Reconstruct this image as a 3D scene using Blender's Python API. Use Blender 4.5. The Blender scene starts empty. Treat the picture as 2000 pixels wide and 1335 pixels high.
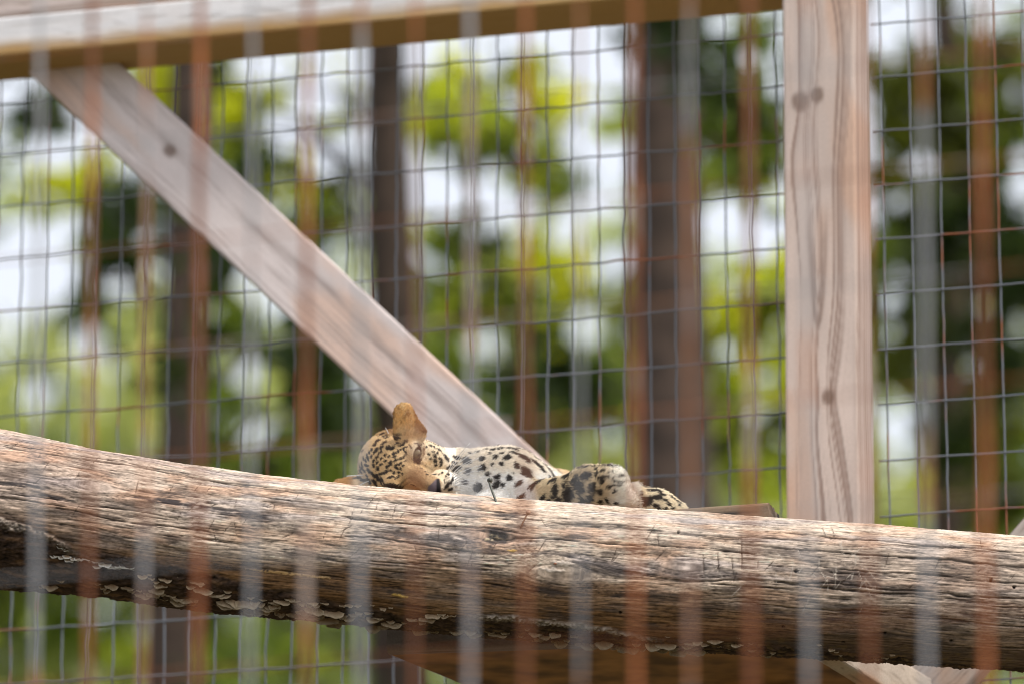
import bpy, math, random
import numpy as np
from mathutils import Vector, Matrix

random.seed(7)
RNG = np.random.default_rng(11)
SC = bpy.context.scene
COL = SC.collection
R = math.radians

# ------------------------------------------------------------------ camera, sky, sun, exposure
PITCH = R(17.0)
CAMZ = 1.6
F = 200.0 / 36.0 * 2000.0                    # focal length in photo pixels
FOCUS = 9.88
cam = bpy.data.cameras.new('camera'); cam_ob = bpy.data.objects.new('camera', cam); COL.objects.link(cam_ob)
cam_ob.location = (0, 0, CAMZ); cam_ob.rotation_euler = (R(90) + PITCH, 0, 0)
cam.lens = 200; cam.sensor_width = 36; cam.clip_start = 0.1; cam.clip_end = 2000
cam.dof.use_dof = True; cam.dof.focus_distance = FOCUS; cam.dof.aperture_fstop = 2.65
SC.camera = cam_ob

SUN = Vector((0.42, -0.38, 0.82)).normalized()
world = bpy.data.worlds.new('World'); SC.world = world; world.use_nodes = True
wn = world.node_tree.nodes; wl = world.node_tree.links; wn.clear()
sky = wn.new('ShaderNodeTexSky'); sky.sky_type = 'NISHITA'; sky.sun_disc = False
sky.sun_elevation = math.asin(SUN.z); sky.sun_rotation = math.atan2(SUN.x, SUN.y)
sky.air_density = 0.8; sky.dust_density = 8.0; sky.ozone_density = 1.0
bg = wn.new('ShaderNodeBackground'); bg.inputs['Strength'].default_value = 0.15
wo = wn.new('ShaderNodeOutputWorld')
# thin bright cloud over the whole sky: the Nishita colour mixed with an even white veil
veil = wn.new('ShaderNodeMix'); veil.data_type = 'RGBA'; veil.inputs[0].default_value = 0.72
veil.inputs[7].default_value = (8.0, 8.35, 9.0, 1)
wl.new(sky.outputs[0], veil.inputs[6]); wl.new(veil.outputs[2], bg.inputs[0]); wl.new(bg.outputs[0], wo.inputs[0])
sun = bpy.data.lights.new('sun', 'SUN'); sun.energy = 3.2; sun.angle = R(6); sun.color = (1.0, 0.95, 0.87)
sun_ob = bpy.data.objects.new('sun', sun); COL.objects.link(sun_ob)
sun_ob.rotation_euler = SUN.to_track_quat('Z', 'Y').to_euler(); sun_ob.location = (4, -4, 20)
SC.view_settings.view_transform = 'Standard'; SC.view_settings.look = 'None'
SC.view_settings.exposure = 0.0; SC.view_settings.gamma = 1.0; SC.view_settings.use_curve_mapping = False
SC.render.engine = 'CYCLES'
SC.cycles.use_denoising = True; SC.cycles.filter_width = 1.0
SC.cycles.max_bounces = 6

# ------------------------------------------------------------------ geometry of the view
cP, sP = math.cos(PITCH), math.sin(PITCH)
VR = np.array([1.0, 0, 0]); VU = np.array([0, -sP, cP]); VF = np.array([0, cP, sP]); VV = -VF
CAM = np.array([0, 0, CAMZ])
def ray(px, py):
    return VF * F + VR * (px - 1000.0) + VU * (667.5 - py)
def P(px, py, Y):
    d = ray(px, py); return CAM + d * (Y / d[1])
YAW = R(14.8); TY = math.tan(YAW)
AX = np.array([math.cos(YAW), -math.sin(YAW), 0]); AY = np.array([math.sin(YAW), math.cos(YAW), 0])
_post = P(1618, 600, 10.29)
def PP(px, py, off=0.0):
    """point of the upright plane of the timber frame (off = metres behind it)"""
    d = ray(px, py); o = _post + AY * off
    t = np.dot(o - CAM, AY) / np.dot(d, AY); return CAM + d * t

# ------------------------------------------------------------------ numpy noise
_perm = np.random.default_rng(3).permutation(512).astype(np.int32)
_ga = np.random.default_rng(4).uniform(0, 2 * np.pi, 512).astype(np.float32)
_gx, _gy = np.cos(_ga), np.sin(_ga)
def perlin(x, y, seed=0):
    x = np.asarray(x, np.float32); y = np.asarray(y, np.float32)
    xi = np.floor(x).astype(np.int32); yi = np.floor(y).astype(np.int32)
    xf = x - xi; yf = y - yi
    u = xf * xf * xf * (xf * (xf * 6 - 15) + 10); v = yf * yf * yf * (yf * (yf * 6 - 15) + 10)
    def g(ix, iy, dx, dy):
        h = _perm[(_perm[(ix + seed * 57) & 511] + iy + seed * 13) & 511]
        return _gx[h] * dx + _gy[h] * dy
    a = g(xi, yi, xf, yf); b = g(xi + 1, yi, xf - 1, yf)
    c = g(xi, yi + 1, xf, yf - 1); d = g(xi + 1, yi + 1, xf - 1, yf - 1)
    return ((a + (b - a) * u) * (1 - v) + (c + (d - c) * u) * v) * 1.5
def fbm(x, y, o=4, seed=0, gain=0.5):
    s = 0; a = 1.0; n = 0
    for i in range(o):
        s = s + a * perlin(x, y, seed + i); n += a; a *= gain; x = x * 2.03; y = y * 2.03
    return s / n * 1.4
def sstep(a, b, x):
    t = np.clip((x - a) / (b - a), 0, 1); return t * t * (3 - 2 * t)
def mixc(c, d, t):
    return c + (np.asarray(d, np.float32) - c) * t[..., None]

# ------------------------------------------------------------------ mesh helpers
def np_mesh(name, verts, faces, color=None, smooth=True, extra=None):
    """faces: list of int arrays with 3 or 4 columns"""
    me = bpy.data.meshes.new(name)
    verts = np.ascontiguousarray(verts, np.float32).reshape(-1, 3)
    fl = [np.asarray(f, np.int32) for f in (faces if isinstance(faces, list) else [faces]) if len(f)]
    loops = np.concatenate([f.ravel() for f in fl])
    sizes = np.concatenate([np.full(len(f), f.shape[1], np.int32) for f in fl])
    me.vertices.add(len(verts)); me.vertices.foreach_set('co', verts.ravel())
    me.loops.add(len(loops)); me.loops.foreach_set('vertex_index', loops)
    me.polygons.add(len(sizes))
    st = np.zeros(len(sizes), np.int32); st[1:] = np.cumsum(sizes)[:-1]
    me.polygons.foreach_set('loop_start', st); me.polygons.foreach_set('loop_total', sizes)
    me.polygons.foreach_set('use_smooth', np.full(len(sizes), bool(smooth)))
    if color is not None:
        at = me.attributes.new('Col', 'FLOAT_COLOR', 'POINT')
        c = np.ones((len(verts), 4), np.float32); c[:, :3] = color
        at.data.foreach_set('color', c.ravel())
    for k, v in (extra or {}).items():
        at = me.attributes.new(k, 'FLOAT_VECTOR', 'POINT'); at.data.foreach_set('vector', np.ascontiguousarray(v, np.float32).ravel())
    me.update(); me.validate()
    return me
def obj(name, me, mat=None, parent=None, loc=None):
    o = bpy.data.objects.new(name, me); COL.objects.link(o)
    if mat is not None and not me.materials: me.materials.append(mat)
    if parent is not None: o.parent = parent
    if loc is not None: o.location = loc
    return o
def tag(o, label=None, cat=None, group=None, kind=None):
    if label: o['label'] = label
    if cat: o['category'] = cat
    if group: o['group'] = group
    if kind: o['kind'] = kind
    return o
def thing(name, label, cat, group=None, loc=(0, 0, 0)):
    o = bpy.data.objects.new(name, None); COL.objects.link(o); o.location = loc; o.empty_display_size = 0.1
    return tag(o, label, cat, group)
def part(name, me, mat, root):
    """world-space mesh -> child of root (root has no rotation)"""
    o = obj(name, me, mat, root); l = Vector((0, 0, 0)); q = root
    while q is not None: l = l + Vector(q.location); q = q.parent
    o.location = -l
    return o
def tube(pts, rad, n=8, caps=True):
    pts = np.asarray(pts, float); m = len(pts)
    rad = np.broadcast_to(np.asarray(rad, float), (m,))
    t = np.gradient(pts, axis=0); t /= np.linalg.norm(t, axis=1)[:, None] + 1e-12
    ref = np.array([0.31, 0.52, 0.79]); ref = ref if abs(np.dot(ref, t[0])) < 0.9 else np.array([1.0, 0, 0])
    b = np.cross(t, ref); b /= np.linalg.norm(b, axis=1)[:, None]; c = np.cross(b, t)
    a = np.linspace(0, 2 * np.pi, n, endpoint=False)
    v = pts[:, None] + rad[:, None, None] * (np.cos(a)[None, :, None] * b[:, None] + np.sin(a)[None, :, None] * c[:, None])
    v = v.reshape(-1, 3)
    i = np.arange(m - 1)[:, None] * n; j = np.arange(n)[None]; k = (j + 1) % n
    f = np.stack([i + j, i + k, i + n + k, i + n + j], -1).reshape(-1, 4)
    fs = [f]
    if caps:
        v = np.vstack([v, pts[0], pts[-1]]); c0, c1 = m * n, m * n + 1
        jj = np.arange(n); kk = (jj + 1) % n
        fs.append(np.vstack([np.stack([kk, jj, np.full(n, c0)], -1), np.stack([(m - 1) * n + jj, (m - 1) * n + kk, np.full(n, c1)], -1)]))
    return v, fs
def merge(parts):
    vs, f3, f4, off = [], [], [], 0
    for v, fs in parts:
        vs.append(v)
        for f in fs: (f3 if f.shape[1] == 3 else f4).append(f + off)
        off += len(v)
    out = []
    if f4: out.append(np.vstack(f4))
    if f3: out.append(np.vstack(f3))
    return np.vstack(vs), out

# ------------------------------------------------------------------ materials
def mat_base(name):
    m = bpy.data.materials.new(name); m.use_nodes = True
    nt = m.node_tree; b = nt.nodes['Principled BSDF']; return m, nt, b
def nd(nt, typ, **kw):
    n = nt.nodes.new(typ)
    for k, v in kw.items(): setattr(n, k, v)
    return n
def mat_attr(name, rough=0.8, var=0.15, scale=400.0, bump=0.0, bscale=500.0, spec=0.3, attr='Col'):
    m, nt, b = mat_base(name)
    a = nd(nt, 'ShaderNodeAttribute', attribute_name=attr)
    tc = nd(nt, 'ShaderNodeNewGeometry'); no = nd(nt, 'ShaderNodeTexNoise')
    no.inputs['Scale'].default_value = scale; no.inputs['Detail'].default_value = 3
    nt.links.new(tc.outputs['Position'], no.inputs['Vector'])
    mr = nd(nt, 'ShaderNodeMapRange'); mr.inputs['To Min'].default_value = 1 - var * 2; mr.inputs['To Max'].default_value = 1 + var * 2
    nt.links.new(no.outputs['Fac'], mr.inputs['Value'])
    mx = nd(nt, 'ShaderNodeVectorMath', operation='SCALE')
    nt.links.new(a.outputs['Color'], mx.inputs[0]); nt.links.new(mr.outputs[0], mx.inputs['Scale'])
    nt.links.new(mx.outputs[0], b.inputs['Base Color'])
    b.inputs['Roughness'].default_value = rough; b.inputs['Specular IOR Level'].default_value = spec
    if bump:
        bp = nd(nt, 'ShaderNodeBump'); bp.inputs['Strength'].default_value = bump; bp.inputs['Distance'].default_value = 0.001
        n2 = nd(nt, 'ShaderNodeTexNoise'); n2.inputs['Scale'].default_value = bscale
        nt.links.new(tc.outputs['Position'], n2.inputs['Vector']); nt.links.new(n2.outputs['Fac'], bp.inputs['Height'])
        nt.links.new(bp.outputs[0], b.inputs['Normal'])
    return m
def mat_plain(name, col, rough=0.6, metal=0.0, spec=0.5, var=0.2, scale=60.0):
    m, nt, b = mat_base(name)
    tc = nd(nt, 'ShaderNodeNewGeometry'); no = nd(nt, 'ShaderNodeTexNoise'); no.inputs['Scale'].default_value = scale
    nt.links.new(tc.outputs['Position'], no.inputs['Vector'])
    rp = nd(nt, 'ShaderNodeValToRGB')
    rp.color_ramp.elements[0].position = 0.3; rp.color_ramp.elements[1].position = 0.7
    rp.color_ramp.elements[0].color = tuple(c * (1 - var) for c in col) + (1,)
    rp.color_ramp.elements[1].color = tuple(min(1, c * (1 + var)) for c in col) + (1,)
    nt.links.new(no.outputs['Fac'], rp.inputs[0]); nt.links.new(rp.outputs[0], b.inputs['Base Color'])
    b.inputs['Roughness'].default_value = rough; b.inputs['Metallic'].default_value = metal; b.inputs['Specular IOR Level'].default_value = spec
    return m
def mat_wire(name, thr, galv=(0.14, 0.155, 0.18), rust=(0.25, 0.08, 0.03), scale=7.0):
    """galvanised wire with rust patches; thr = how much stays grey"""
    m, nt, b = mat_base(name)
    tc = nd(nt, 'ShaderNodeNewGeometry')
    no = nd(nt, 'ShaderNodeTexNoise'); no.inputs['Scale'].default_value = scale; no.inputs['Detail'].default_value = 3
    nt.links.new(tc.outputs['Position'], no.inputs['Vector'])
    oi = nd(nt, 'ShaderNodeObjectInfo')
    ad = nd(nt, 'ShaderNodeMath', operation='MULTIPLY_ADD'); ad.inputs[1].default_value = 0.16
    nt.links.new(oi.outputs['Random'], ad.inputs[0]); nt.links.new(no.outputs['Fac'], ad.inputs[2])
    rp = nd(nt, 'ShaderNodeValToRGB')
    rp.color_ramp.elements[0].position = thr - 0.05; rp.color_ramp.elements[1].position = thr + 0.06
    rp.color_ramp.elements[0].color = galv + (1,); rp.color_ramp.elements[1].color = rust + (1,)
    e3 = rp.color_ramp.elements.new(min(0.98, thr + 0.2)); e3.color = tuple(c * 0.45 for c in rust) + (1,)
    nt.links.new(ad.outputs[0], rp.inputs[0]); nt.links.new(rp.outputs[0], b.inputs['Base Color'])
    b.inputs['Roughness'].default_value = 0.55; b.inputs['Specular IOR Level'].default_value = 0.4
    return m
def mat_leaf(name, trans=0.5, boost=1.5):
    m, nt, b = mat_base(name)
    a = nd(nt, 'ShaderNodeAttribute', attribute_name='Col')
    tr = nd(nt, 'ShaderNodeBsdfTranslucent'); mx = nd(nt, 'ShaderNodeMixShader')
    sc = nd(nt, 'ShaderNodeVectorMath', operation='MULTIPLY'); sc.inputs[1].default_value = (boost * 1.05, boost, boost * 0.45)
    nt.links.new(a.outputs['Color'], b.inputs['Base Color']); nt.links.new(a.outputs['Color'], sc.inputs[0])
    nt.links.new(sc.outputs[0], tr.inputs['Color'])
    b.inputs['Roughness'].default_value = 0.45; b.inputs['Specular IOR Level'].default_value = 0.4
    nt.links.new(b.outputs[0], mx.inputs[1]); nt.links.new(tr.outputs[0], mx.inputs[2]); mx.inputs[0].default_value = trans
    nt.links.new(mx.outputs[0], nt.nodes['Material Output'].inputs['Surface'])
    return m
M_TIMBER = mat_attr('weathered_timber', 0.8, 0.06, 250, 0.25, 300, 0.25)
M_LEAF = mat_leaf('leaf', 0.58, 1.9)
M_BARK = mat_plain('tree_bark', (0.056, 0.036, 0.026), 0.9, var=0.5, scale=9)
M_WIREB = mat_wire('fence_wire', 0.68)
M_RODG = mat_wire('rod_galvanised', 0.64, (0.31, 0.315, 0.33), (0.38, 0.14, 0.045), 6)
M_RODR = mat_wire('rod_rusty', 0.46, (0.40, 0.31, 0.26), (0.43, 0.125, 0.03), 6.5)

# ------------------------------------------------------------------ ground
gv = np.array([[-600, -300, 0], [600, -300, 0], [600, 1200, 0], [-600, 1200, 0]], float)
m, nt, b = mat_base('grass_ground')
tc = nd(nt, 'ShaderNodeNewGeometry'); no = nd(nt, 'ShaderNodeTexNoise'); no.inputs['Scale'].default_value = 1.5; no.inputs['Detail'].default_value = 8
rp = nd(nt, 'ShaderNodeValToRGB'); rp.color_ramp.elements[0].color = (0.03, 0.045, 0.015, 1); rp.color_ramp.elements[1].color = (0.13, 0.09, 0.045, 1)
nt.links.new(tc.outputs['Position'], no.inputs['Vector']); nt.links.new(no.outputs['Fac'], rp.inputs[0]); nt.links.new(rp.outputs[0], b.inputs['Base Color'])
b.inputs['Roughness'].default_value = 0.95
g = obj('ground', np_mesh('ground', gv, np.array([[0, 1, 2, 3]]), smooth=False), m); g['kind'] = 'structure'

# ------------------------------------------------------------------ timbers
def timber_mesh(L, w, d, knots=(), seed=0, step=0.004, base=(0.50, 0.42, 0.38), dark=(0.25, 0.19, 0.16), cores=(), end_rough=0.0, contrast=1.0, under=None, warm=1.0, vfig=(), kstr=0.8):
    """a sawn timber along +Z from 0 to L, w along X, d along Y (front face at -d/2), rounded edges, grain from ring distance"""
    rr = 0.006
    def side(a0, a1, n): return np.linspace(a0, a1, n)
    nf = max(4, int(w / step)); nsd = max(4, int(d / step))
    lp = []
    def arc(cx, cy, a0):
        for q in np.linspace(0, 1, 4): lp.append((cx + rr * math.cos(a0 + q * math.pi / 2), cy + rr * math.sin(a0 + q * math.pi / 2)))
    for x in side(-w / 2 + rr, w / 2 - rr, nf)[1:-1]: lp.append((x, -d / 2))
    arc(w / 2 - rr, -d / 2 + rr, -math.pi / 2)
    for y in side(-d / 2 + rr, d / 2 - rr, nsd)[1:-1]: lp.append((w / 2, y))
    arc(w / 2 - rr, d / 2 - rr, 0)
    for x in side(w / 2 - rr, -w / 2 + rr, nf)[1:-1]: lp.append((x, d / 2))
    arc(-w / 2 + rr, d / 2 - rr, math.pi / 2)
    for y in side(d / 2 - rr, -d / 2 + rr, nsd)[1:-1]: lp.append((-w / 2, y))
    arc(-w / 2 + rr, -d / 2 + rr, math.pi)
    lp = np.array(lp); n = len(lp); nz = max(2, int(L / (step * 2.2)))
    z = np.linspace(0, L, nz)
    X = np.broadcast_to(lp[None, :, 0], (nz, n)).copy(); Y = np.broadcast_to(lp[None, :, 1], (nz, n)).copy(); Z = np.broadcast_to(z[:, None], (nz, n)).copy()
    h = X * 1.0 + Y * 1.3 + 0.20 * w * fbm(Z / (w * 4.5) + seed, X / (w * 1.5) + Y / (w * 1.5), 2, seed)
    kd = np.zeros_like(X)
    for kx, kz, kr in knots:
        dx, dz = X - kx, (Z - kz)
        q = np.exp(-((dx / (2.0 * kr)) ** 2 + (dz / (4.2 * kr)) ** 2))
        h = h + q * kr * 0.8 * np.tanh(dx / (0.7 * kr))
        dd = np.sqrt(dx ** 2 + (dz / 1.25) ** 2)
        front = sstep(0.0, -d * 0.25, Y)
        kd = np.maximum(kd, front * sstep(kr * 1.15, kr * 0.55, dd + 0.12 * kr * perlin(X / kr * 1.7, Z / kr * 1.7, seed + 9)))
    s1 = fbm(h / (w * 0.040), Z / (w * 14), 2, seed + 3); s2 = fbm(h / (w * 0.20), Z / (w * 10), 3, seed + 5)
    dk = sstep(-0.05, 0.7, s1 * 0.7 + s2 * 0.7) * contrast
    col = np.broadcast_to(np.asarray(base, np.float32), X.shape + (3,)).copy()
    col = col * (1 + 0.16 * fbm(X / w * 2, Z / w * 0.5, 3, seed + 7))[..., None]
    col = mixc(col, np.asarray(base) * np.array([1.0, 0.8, 0.66]), sstep(0.05, 0.6, fbm(X / w * 1.3 + 5, Z / w * 0.35, 3, seed + 8)) * 0.8 * warm)
    col = mixc(col, dark, dk * 0.75)
    for cx, ww, z0, z1, st in cores:          # dark pith streaks
        cc = cx + 0.12 * w * perlin(Z / w * 0.5, Z * 0 + 3.3, seed + 21)
        md = np.exp(-((X - cc) / ww) ** 2) * sstep(z0, z0 + 0.1, Z) * sstep(z1, z1 - 0.1, Z) * sstep(0, -d * 0.25, Y)
        md = md * (0.6 + 0.6 * fbm(X / w * 9, Z / w * 1.1, 3, seed + 23))
        col = mixc(col, np.asarray(dark) * 0.75, np.clip(md * st, 0, 1))
    for cx, za, A_, hh, st in vfig:           # arched (cathedral) figure of flat-sawn wood
        fr_ = sstep(0, -d * 0.25, Y) * sstep(za + hh, za + hh * 0.6, Z) * sstep(za - 0.05, za, Z) * np.exp(-((X - cx) / 0.030) ** 2)
        xx = X - cx - 0.002 * perlin(Z / 0.2, Z * 0 + 1.7, seed + 31); md = 0
        for k_ in range(3):
            dX = np.abs(xx) - np.sqrt(np.maximum(Z - za - 0.05 * k_, 0) / A_); md = np.maximum(md, (1 - 0.25 * k_) * np.exp(-(dX / (0.0042 - 0.0008 * k_)) ** 2) * np.where(Z > za + 0.05 * k_, 1, np.exp(-((Z - za - 0.05 * k_) / 0.01) ** 2)))
        md = md * fr_
        col = mixc(col, np.asarray(dark) * 0.85, np.clip(md * st, 0, 1))
    col = mixc(col, np.array([0.16, 0.105, 0.08]), kd * kstr)
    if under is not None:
        col = mixc(col, under, sstep(w / 2 - 0.044, w / 2 - 0.004, X + 0.006 * fbm(Z / 0.1, X * 20, 2, 9)) * 0.92)  # brown unweathered underside, with part of its shade put into the colour
    off = -0.0012 * dk
    if end_rough:
        Z = Z + np.where(Z > L * 0.5, 1, -1) * end_rough * perlin(X * 60, Y * 60, seed + 4) * (np.abs(Z - L / 2) > L * 0.48)
    V = np.stack([X * (1 + off / w), Y * (1 + off / d), Z], -1).reshape(-1, 3)
    i = np.arange(nz - 1)[:, None] * n; j = np.arange(n)[None]; k = (j + 1) % n
    f4 = np.stack([i + j, i + k, i + n + k, i + n + j], -1).reshape(-1, 4)
    V = np.vstack([V, [[0, 0, 0], [0, 0, L]]]); c0, c1 = nz * n, nz * n + 1
    jj = np.arange(n); kk = (jj + 1) % n
    f3 = np.vstack([np.stack([kk, jj, np.full(n, c0)], -1), np.stack([(nz - 1) * n + jj, (nz - 1) * n + kk, np.full(n, c1)], -1)])
    C = np.vstack([col.reshape(-1, 3), [dark, dark]])
    return V, [f4, f3], C
def place(V, p0, ex, ey, ez):
    return p0 + V[:, :1] * ex + V[:, 1:2] * ey + V[:, 2:3] * ez
def timber(name, p0, p1, w, d, normal, parent=None, mat=None, **kw):
    """timber from p0 to p1, its front face looking along -normal"""
    p0 = np.asarray(p0, float); p1 = np.asarray(p1, float)
    ez = p1 - p0; L = np.linalg.norm(ez); ez /= L
    ey = normal - ez * np.dot(normal, ez); ey /= np.linalg.norm(ey); ex = np.cross(ey, ez)
    V, fs, C = timber_mesh(L, w, d, **kw)
    me = np_mesh(name, place(V, p0, ex, ey, ez), fs, C, smooth=False)
    me.materials.append(mat or M_TIMBER)
    if parent is None: return obj(name, me)
    return part(name, me, mat, parent)
# upright post (14 cm square)
pb = PP(1633, 1300); pb[2] = 0; pt = np.array([_post[0], _post[1], 6.2])
pbx = P(1630, 1000, _post[1])
lean = (PP(1612, 0)[0] - PP(1622, 1000)[0]) / (PP(1612, 0)[2] - PP(1622, 1000)[2])
zA = PP(1622, 1000)[2]
foot = PP(1622, 1000) + np.array([-lean * zA, 0, -zA]); head = foot + np.array([lean, 0, 1.0]) * 6.1
def zk(py): return PP(1620, py)[2]
post = timber('wooden_post', foot, head, 0.140, 0.140, AY, seed=2, step=0.003,
              base=(0.545, 0.445, 0.395), dark=(0.28, 0.195, 0.16),
              knots=((-0.036, zk(218), 0.019), (-0.004, zk(208), 0.016), (0.012, zk(795), 0.014), (0.005, zk(1500), 0.02)),
              vfig=((-0.006, zk(655), 620, 0.26, 0.9),), kstr=0.8, contrast=1.35)
tag(post, 'tall square pinkish grey wooden post with knots behind the right half of the log', 'post')
# top beam (two plates) butted against the post's left side
bf = PP(500, 64, -0.072)
zb = bf[2]
side = PP(1533, 20)
def on_frame(px, z, off):
    q = PP(px, 60, off); return np.array([q[0], q[1], z])
b0 = on_frame(-420, zb + 0.041, 0.0); b1 = on_frame(1541, zb + 0.041, 0.0)
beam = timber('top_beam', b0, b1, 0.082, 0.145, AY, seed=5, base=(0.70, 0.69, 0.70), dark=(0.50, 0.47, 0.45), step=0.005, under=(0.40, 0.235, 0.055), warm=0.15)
tag(beam, 'weathered horizontal top beam with pale front and brown underside left of the post', 'beam')
b0 = on_frame(-420, zb + 0.082 + 0.055, 0.012); b1 = on_frame(1541, zb + 0.082 + 0.055, 0.012)
beam2 = timber('top_beam', b0, b1, 0.09, 0.12, AY, seed=15, base=(0.50, 0.42, 0.39), dark=(0.25, 0.19, 0.15), step=0.006)
tag(beam2, 'upper pinkish board stacked on the pale top beam, barely in view', 'beam')
# diagonal braces
def brace(p0, p1, w, d, off, **kw):
    a = PP(*p0, off); bq = PP(*p1, off)
    return timber('diagonal_brace', a, bq, w, d, AY, **kw)
br = brace((1116, 1044), (93, 85), 0.138, 0.045, 0.05, seed=8, step=0.004, base=(0.66, 0.585, 0.57), dark=(0.36, 0.29, 0.27),
           knots=((0.010, 1.165, 0.015),), cores=((0.012, 0.009, 0.02, 1.0, 1.0), (-0.03, 0.006, 0.2, 0.9, 0.5), (0.02, 0.008, 1.08, 1.4, 0.6)), contrast=0.8)
tag(br, 'pale diagonal timber brace with dark streak and knot, running down from the top beam', 'brace')
br2 = brace((1700, 1465), (2250, 838), 0.135, 0.045, 0.0, seed=9, base=(0.42, 0.36, 0.32), dark=(0.2, 0.145, 0.115), knots=((0.02, 0.12, 0.02), (-0.03, 0.22, 0.014)))
tag(br2, 'grey diagonal timber brace right of the post, showing under the right end of the log', 'brace')

# ------------------------------------------------------------------ wire mesh fences
def wire_line(a, b, n, amp, seed):
    a = np.asarray(a, float); b = np.asarray(b, float); t = np.linspace(0, 1, n)[:, None]
    L = np.linalg.norm(b - a); s = t[:, 0] * L
    p = a + (b - a) * t
    d = (b - a) / L; q = np.cross(d, AY); q /= np.linalg.norm(q)
    w1 = amp * (perlin(s / 0.05, s * 0 + seed * 1.37, 5) + 0.8 * perlin(s / 0.3, s * 0 + seed * 2.11, 6)); w2 = amp * 0.8 * perlin(s / 0.06, s * 0 + seed * 1.91 + 7, 7)
    return p + w1[:, None] * q + w2[:, None] * AY
def fence_panel(label, off, px0, px1, vs, hs, z0, z1, rv, amp, mats, vjit=0.0, hr=None, nv=60, nh=70, top=True):
    q = PP(0.5 * (px0 + px1), 700, off)
    root = thing('wire_mesh_fence', label, 'fence', loc=(q[0], q[1], 0))
    for i, px in enumerate(vs):
        c = PP(px, 667, off)
        a = np.array([c[0], c[1], z0]); b = np.array([c[0], c[1], z1])
        mt = mats[i % len(mats)] if not callable(mats) else mats(i)
        v, fs = tube(wire_line(a, b, nv, amp, i + off * 10 + 1), rv, 6)
        part('vertical_wire', np_mesh('vertical_wire', v, fs), mt, root)
    for i, z in enumerate(hs):
        c0 = PP(px0, 667, off); c1 = PP(px1, 667, off)
        a = np.array([c0[0], c0[1], z]) - AY * rv * 1.2; b = np.array([c1[0], c1[1], z]) - AY * rv * 1.2
        v, fs = tube(wire_line(a, b, nh, amp, i + 77 + off * 10), hr or rv, 6)
        part('horizontal_wire', np_mesh('horizontal_wire', v, fs), mats[(i // 2) % len(mats)] if not callable(mats) else mats(i * 2), root)
    return root
OFB = 0.125
zt = PP(1110, 105, OFB)[2]; dz = (PP(1110, 105, OFB)[2] - PP(1110, 836, OFB)[2]) / 7.0
fence_panel('grey and rusty wire mesh panel behind the leopard, left of the post', OFB, -160, 1640,
            [38 + 48.6 * i + 0.028 * i * i for i in range(-4, 33)], [zt - dz * k for k in range(-2, 14)],
            zt - dz * 14, zt + dz * 2.5, 0.0020, 0.0030, [M_WIREB])
OFR = 0.02
zt2 = PP(1850, 36, OFR)[2]; dz2 = (PP(1850, 36, OFR)[2] - PP(1850, 1000, OFR)[2]) / 9.0
fence_panel('wire mesh panel with reddish upper wires, right of the post', OFR, 1712, 2170,
            [1731 + 56.5 * i for i in range(0, 8)], [zt2 - dz2 * k for k in range(-2, 14)],
            zt2 - dz2 * 14, zt2 + dz2 * 2.5, 0.0019, 0.0012, [M_WIREB])
# near fence between camera and log
NEAR_Y = 6.16
def PN(px, py):
    d = ray(px, py); o = P(1000, 667, NEAR_Y); n = np.array([math.sin(R(18)), math.cos(R(18)), 0])
    return CAM + d * (np.dot(o - CAM, n) / np.dot(d, n))
nr = thing('wire_mesh_fence', 'blurred foreground wire fence of thick grey and rusty rods in front of the log', 'fence', loc=tuple(PN(1000, 667) * np.array([1, 1, 0])))
THIN = {9: 0.66, 12: 0.7, 13: 0.8}
rods = [(-142, 0), (-36, 1), (75, 0), (178, 1), (285, 0), (389, 1), (492, 0), (600, 1), (705, 0), (812, 1), (918, 0), (1026, 1), (1133, 0), (1240, 1), (1346, 0), (1463, 1), (1575, 0), (1692, 1), (1806, 0), (1919, 1), (2035, 0), (2150, 1)]
for i, (px, ru) in enumerate(rods):
    c = PN(px, 667); wig = 0.0016
    top = PN(px + (1000 - px) * 0.008, -600); bot = PN(px - (1000 - px) * 0.008, 1335); bot = bot + (bot - top) * 1.2
    v, fs = tube(wire_line(bot, top, 40, wig, i * 3.1), (0.0040 if ru else 0.0031) * THIN.get(i, 1.0) * (0.88 + 0.24 * ((i * 37) % 11) / 10) + (0.0006 if i in (10, 15, 18) else 0), 8)
    part('vertical_rod', np_mesh('vertical_rod', v, fs), M_RODR if ru else M_RODG, nr)
for k in range(-4, 7):
    z = PN(1000, 830)[2] + k * (PN(1000, 830)[2] - PN(1000, 1045)[2])
    a = PN(-200, 667); bq = PN(2200, 667)
    a = np.array([a[0], a[1], z]); bq = np.array([bq[0], bq[1], z])
    v, fs = tube(wire_line(a, bq, 50, 0.0008, k + 50), 0.0012, 8)
    part('horizontal_rod', np_mesh('horizontal_rod', v, fs), M_RODG if k % 2 else M_RODR, nr)

# ------------------------------------------------------------------ the log
YL = 9.5
LSC = np.dot(P(1000, 1110, YL) - CAM, VF) / F           # metres per photo pixel at the log
lx = np.array([-350, 0, 200, 400, 640, 765, 1000, 1200, 1600, 2000, 2350.0])
ltop = np.array([792, 838, 880, 912, 942, 952, 973, 988, 1015, 1045, 1072.0])
lbot = np.array([1110, 1148, 1163, 1192, 1212, 1226, 1246, 1262, 1284, 1308, 1330.0])
def smooth_interp(x, xp, fp):
    x = np.asarray(x, float); d = 40.0
    return sum(np.interp(x + k * d, xp, fp) for k in (-2, -1, 0, 1, 2)) / 5.0
def lyc(u): return (smooth_interp(u, lx, ltop) + smooth_interp(u, lx, lbot)) / 2
def lrad(u): return (smooth_interp(u, lx, lbot) - smooth_interp(u, lx, ltop)) / 2 * 0.992
bx = np.array([-350, 0, 60, 130, 170, 280, 400, 480, 560, 650, 750, 830, 880, 940, 1000, 1100, 1200, 1280, 1350, 1500, 1700, 1850, 2000, 2350.0])
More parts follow.
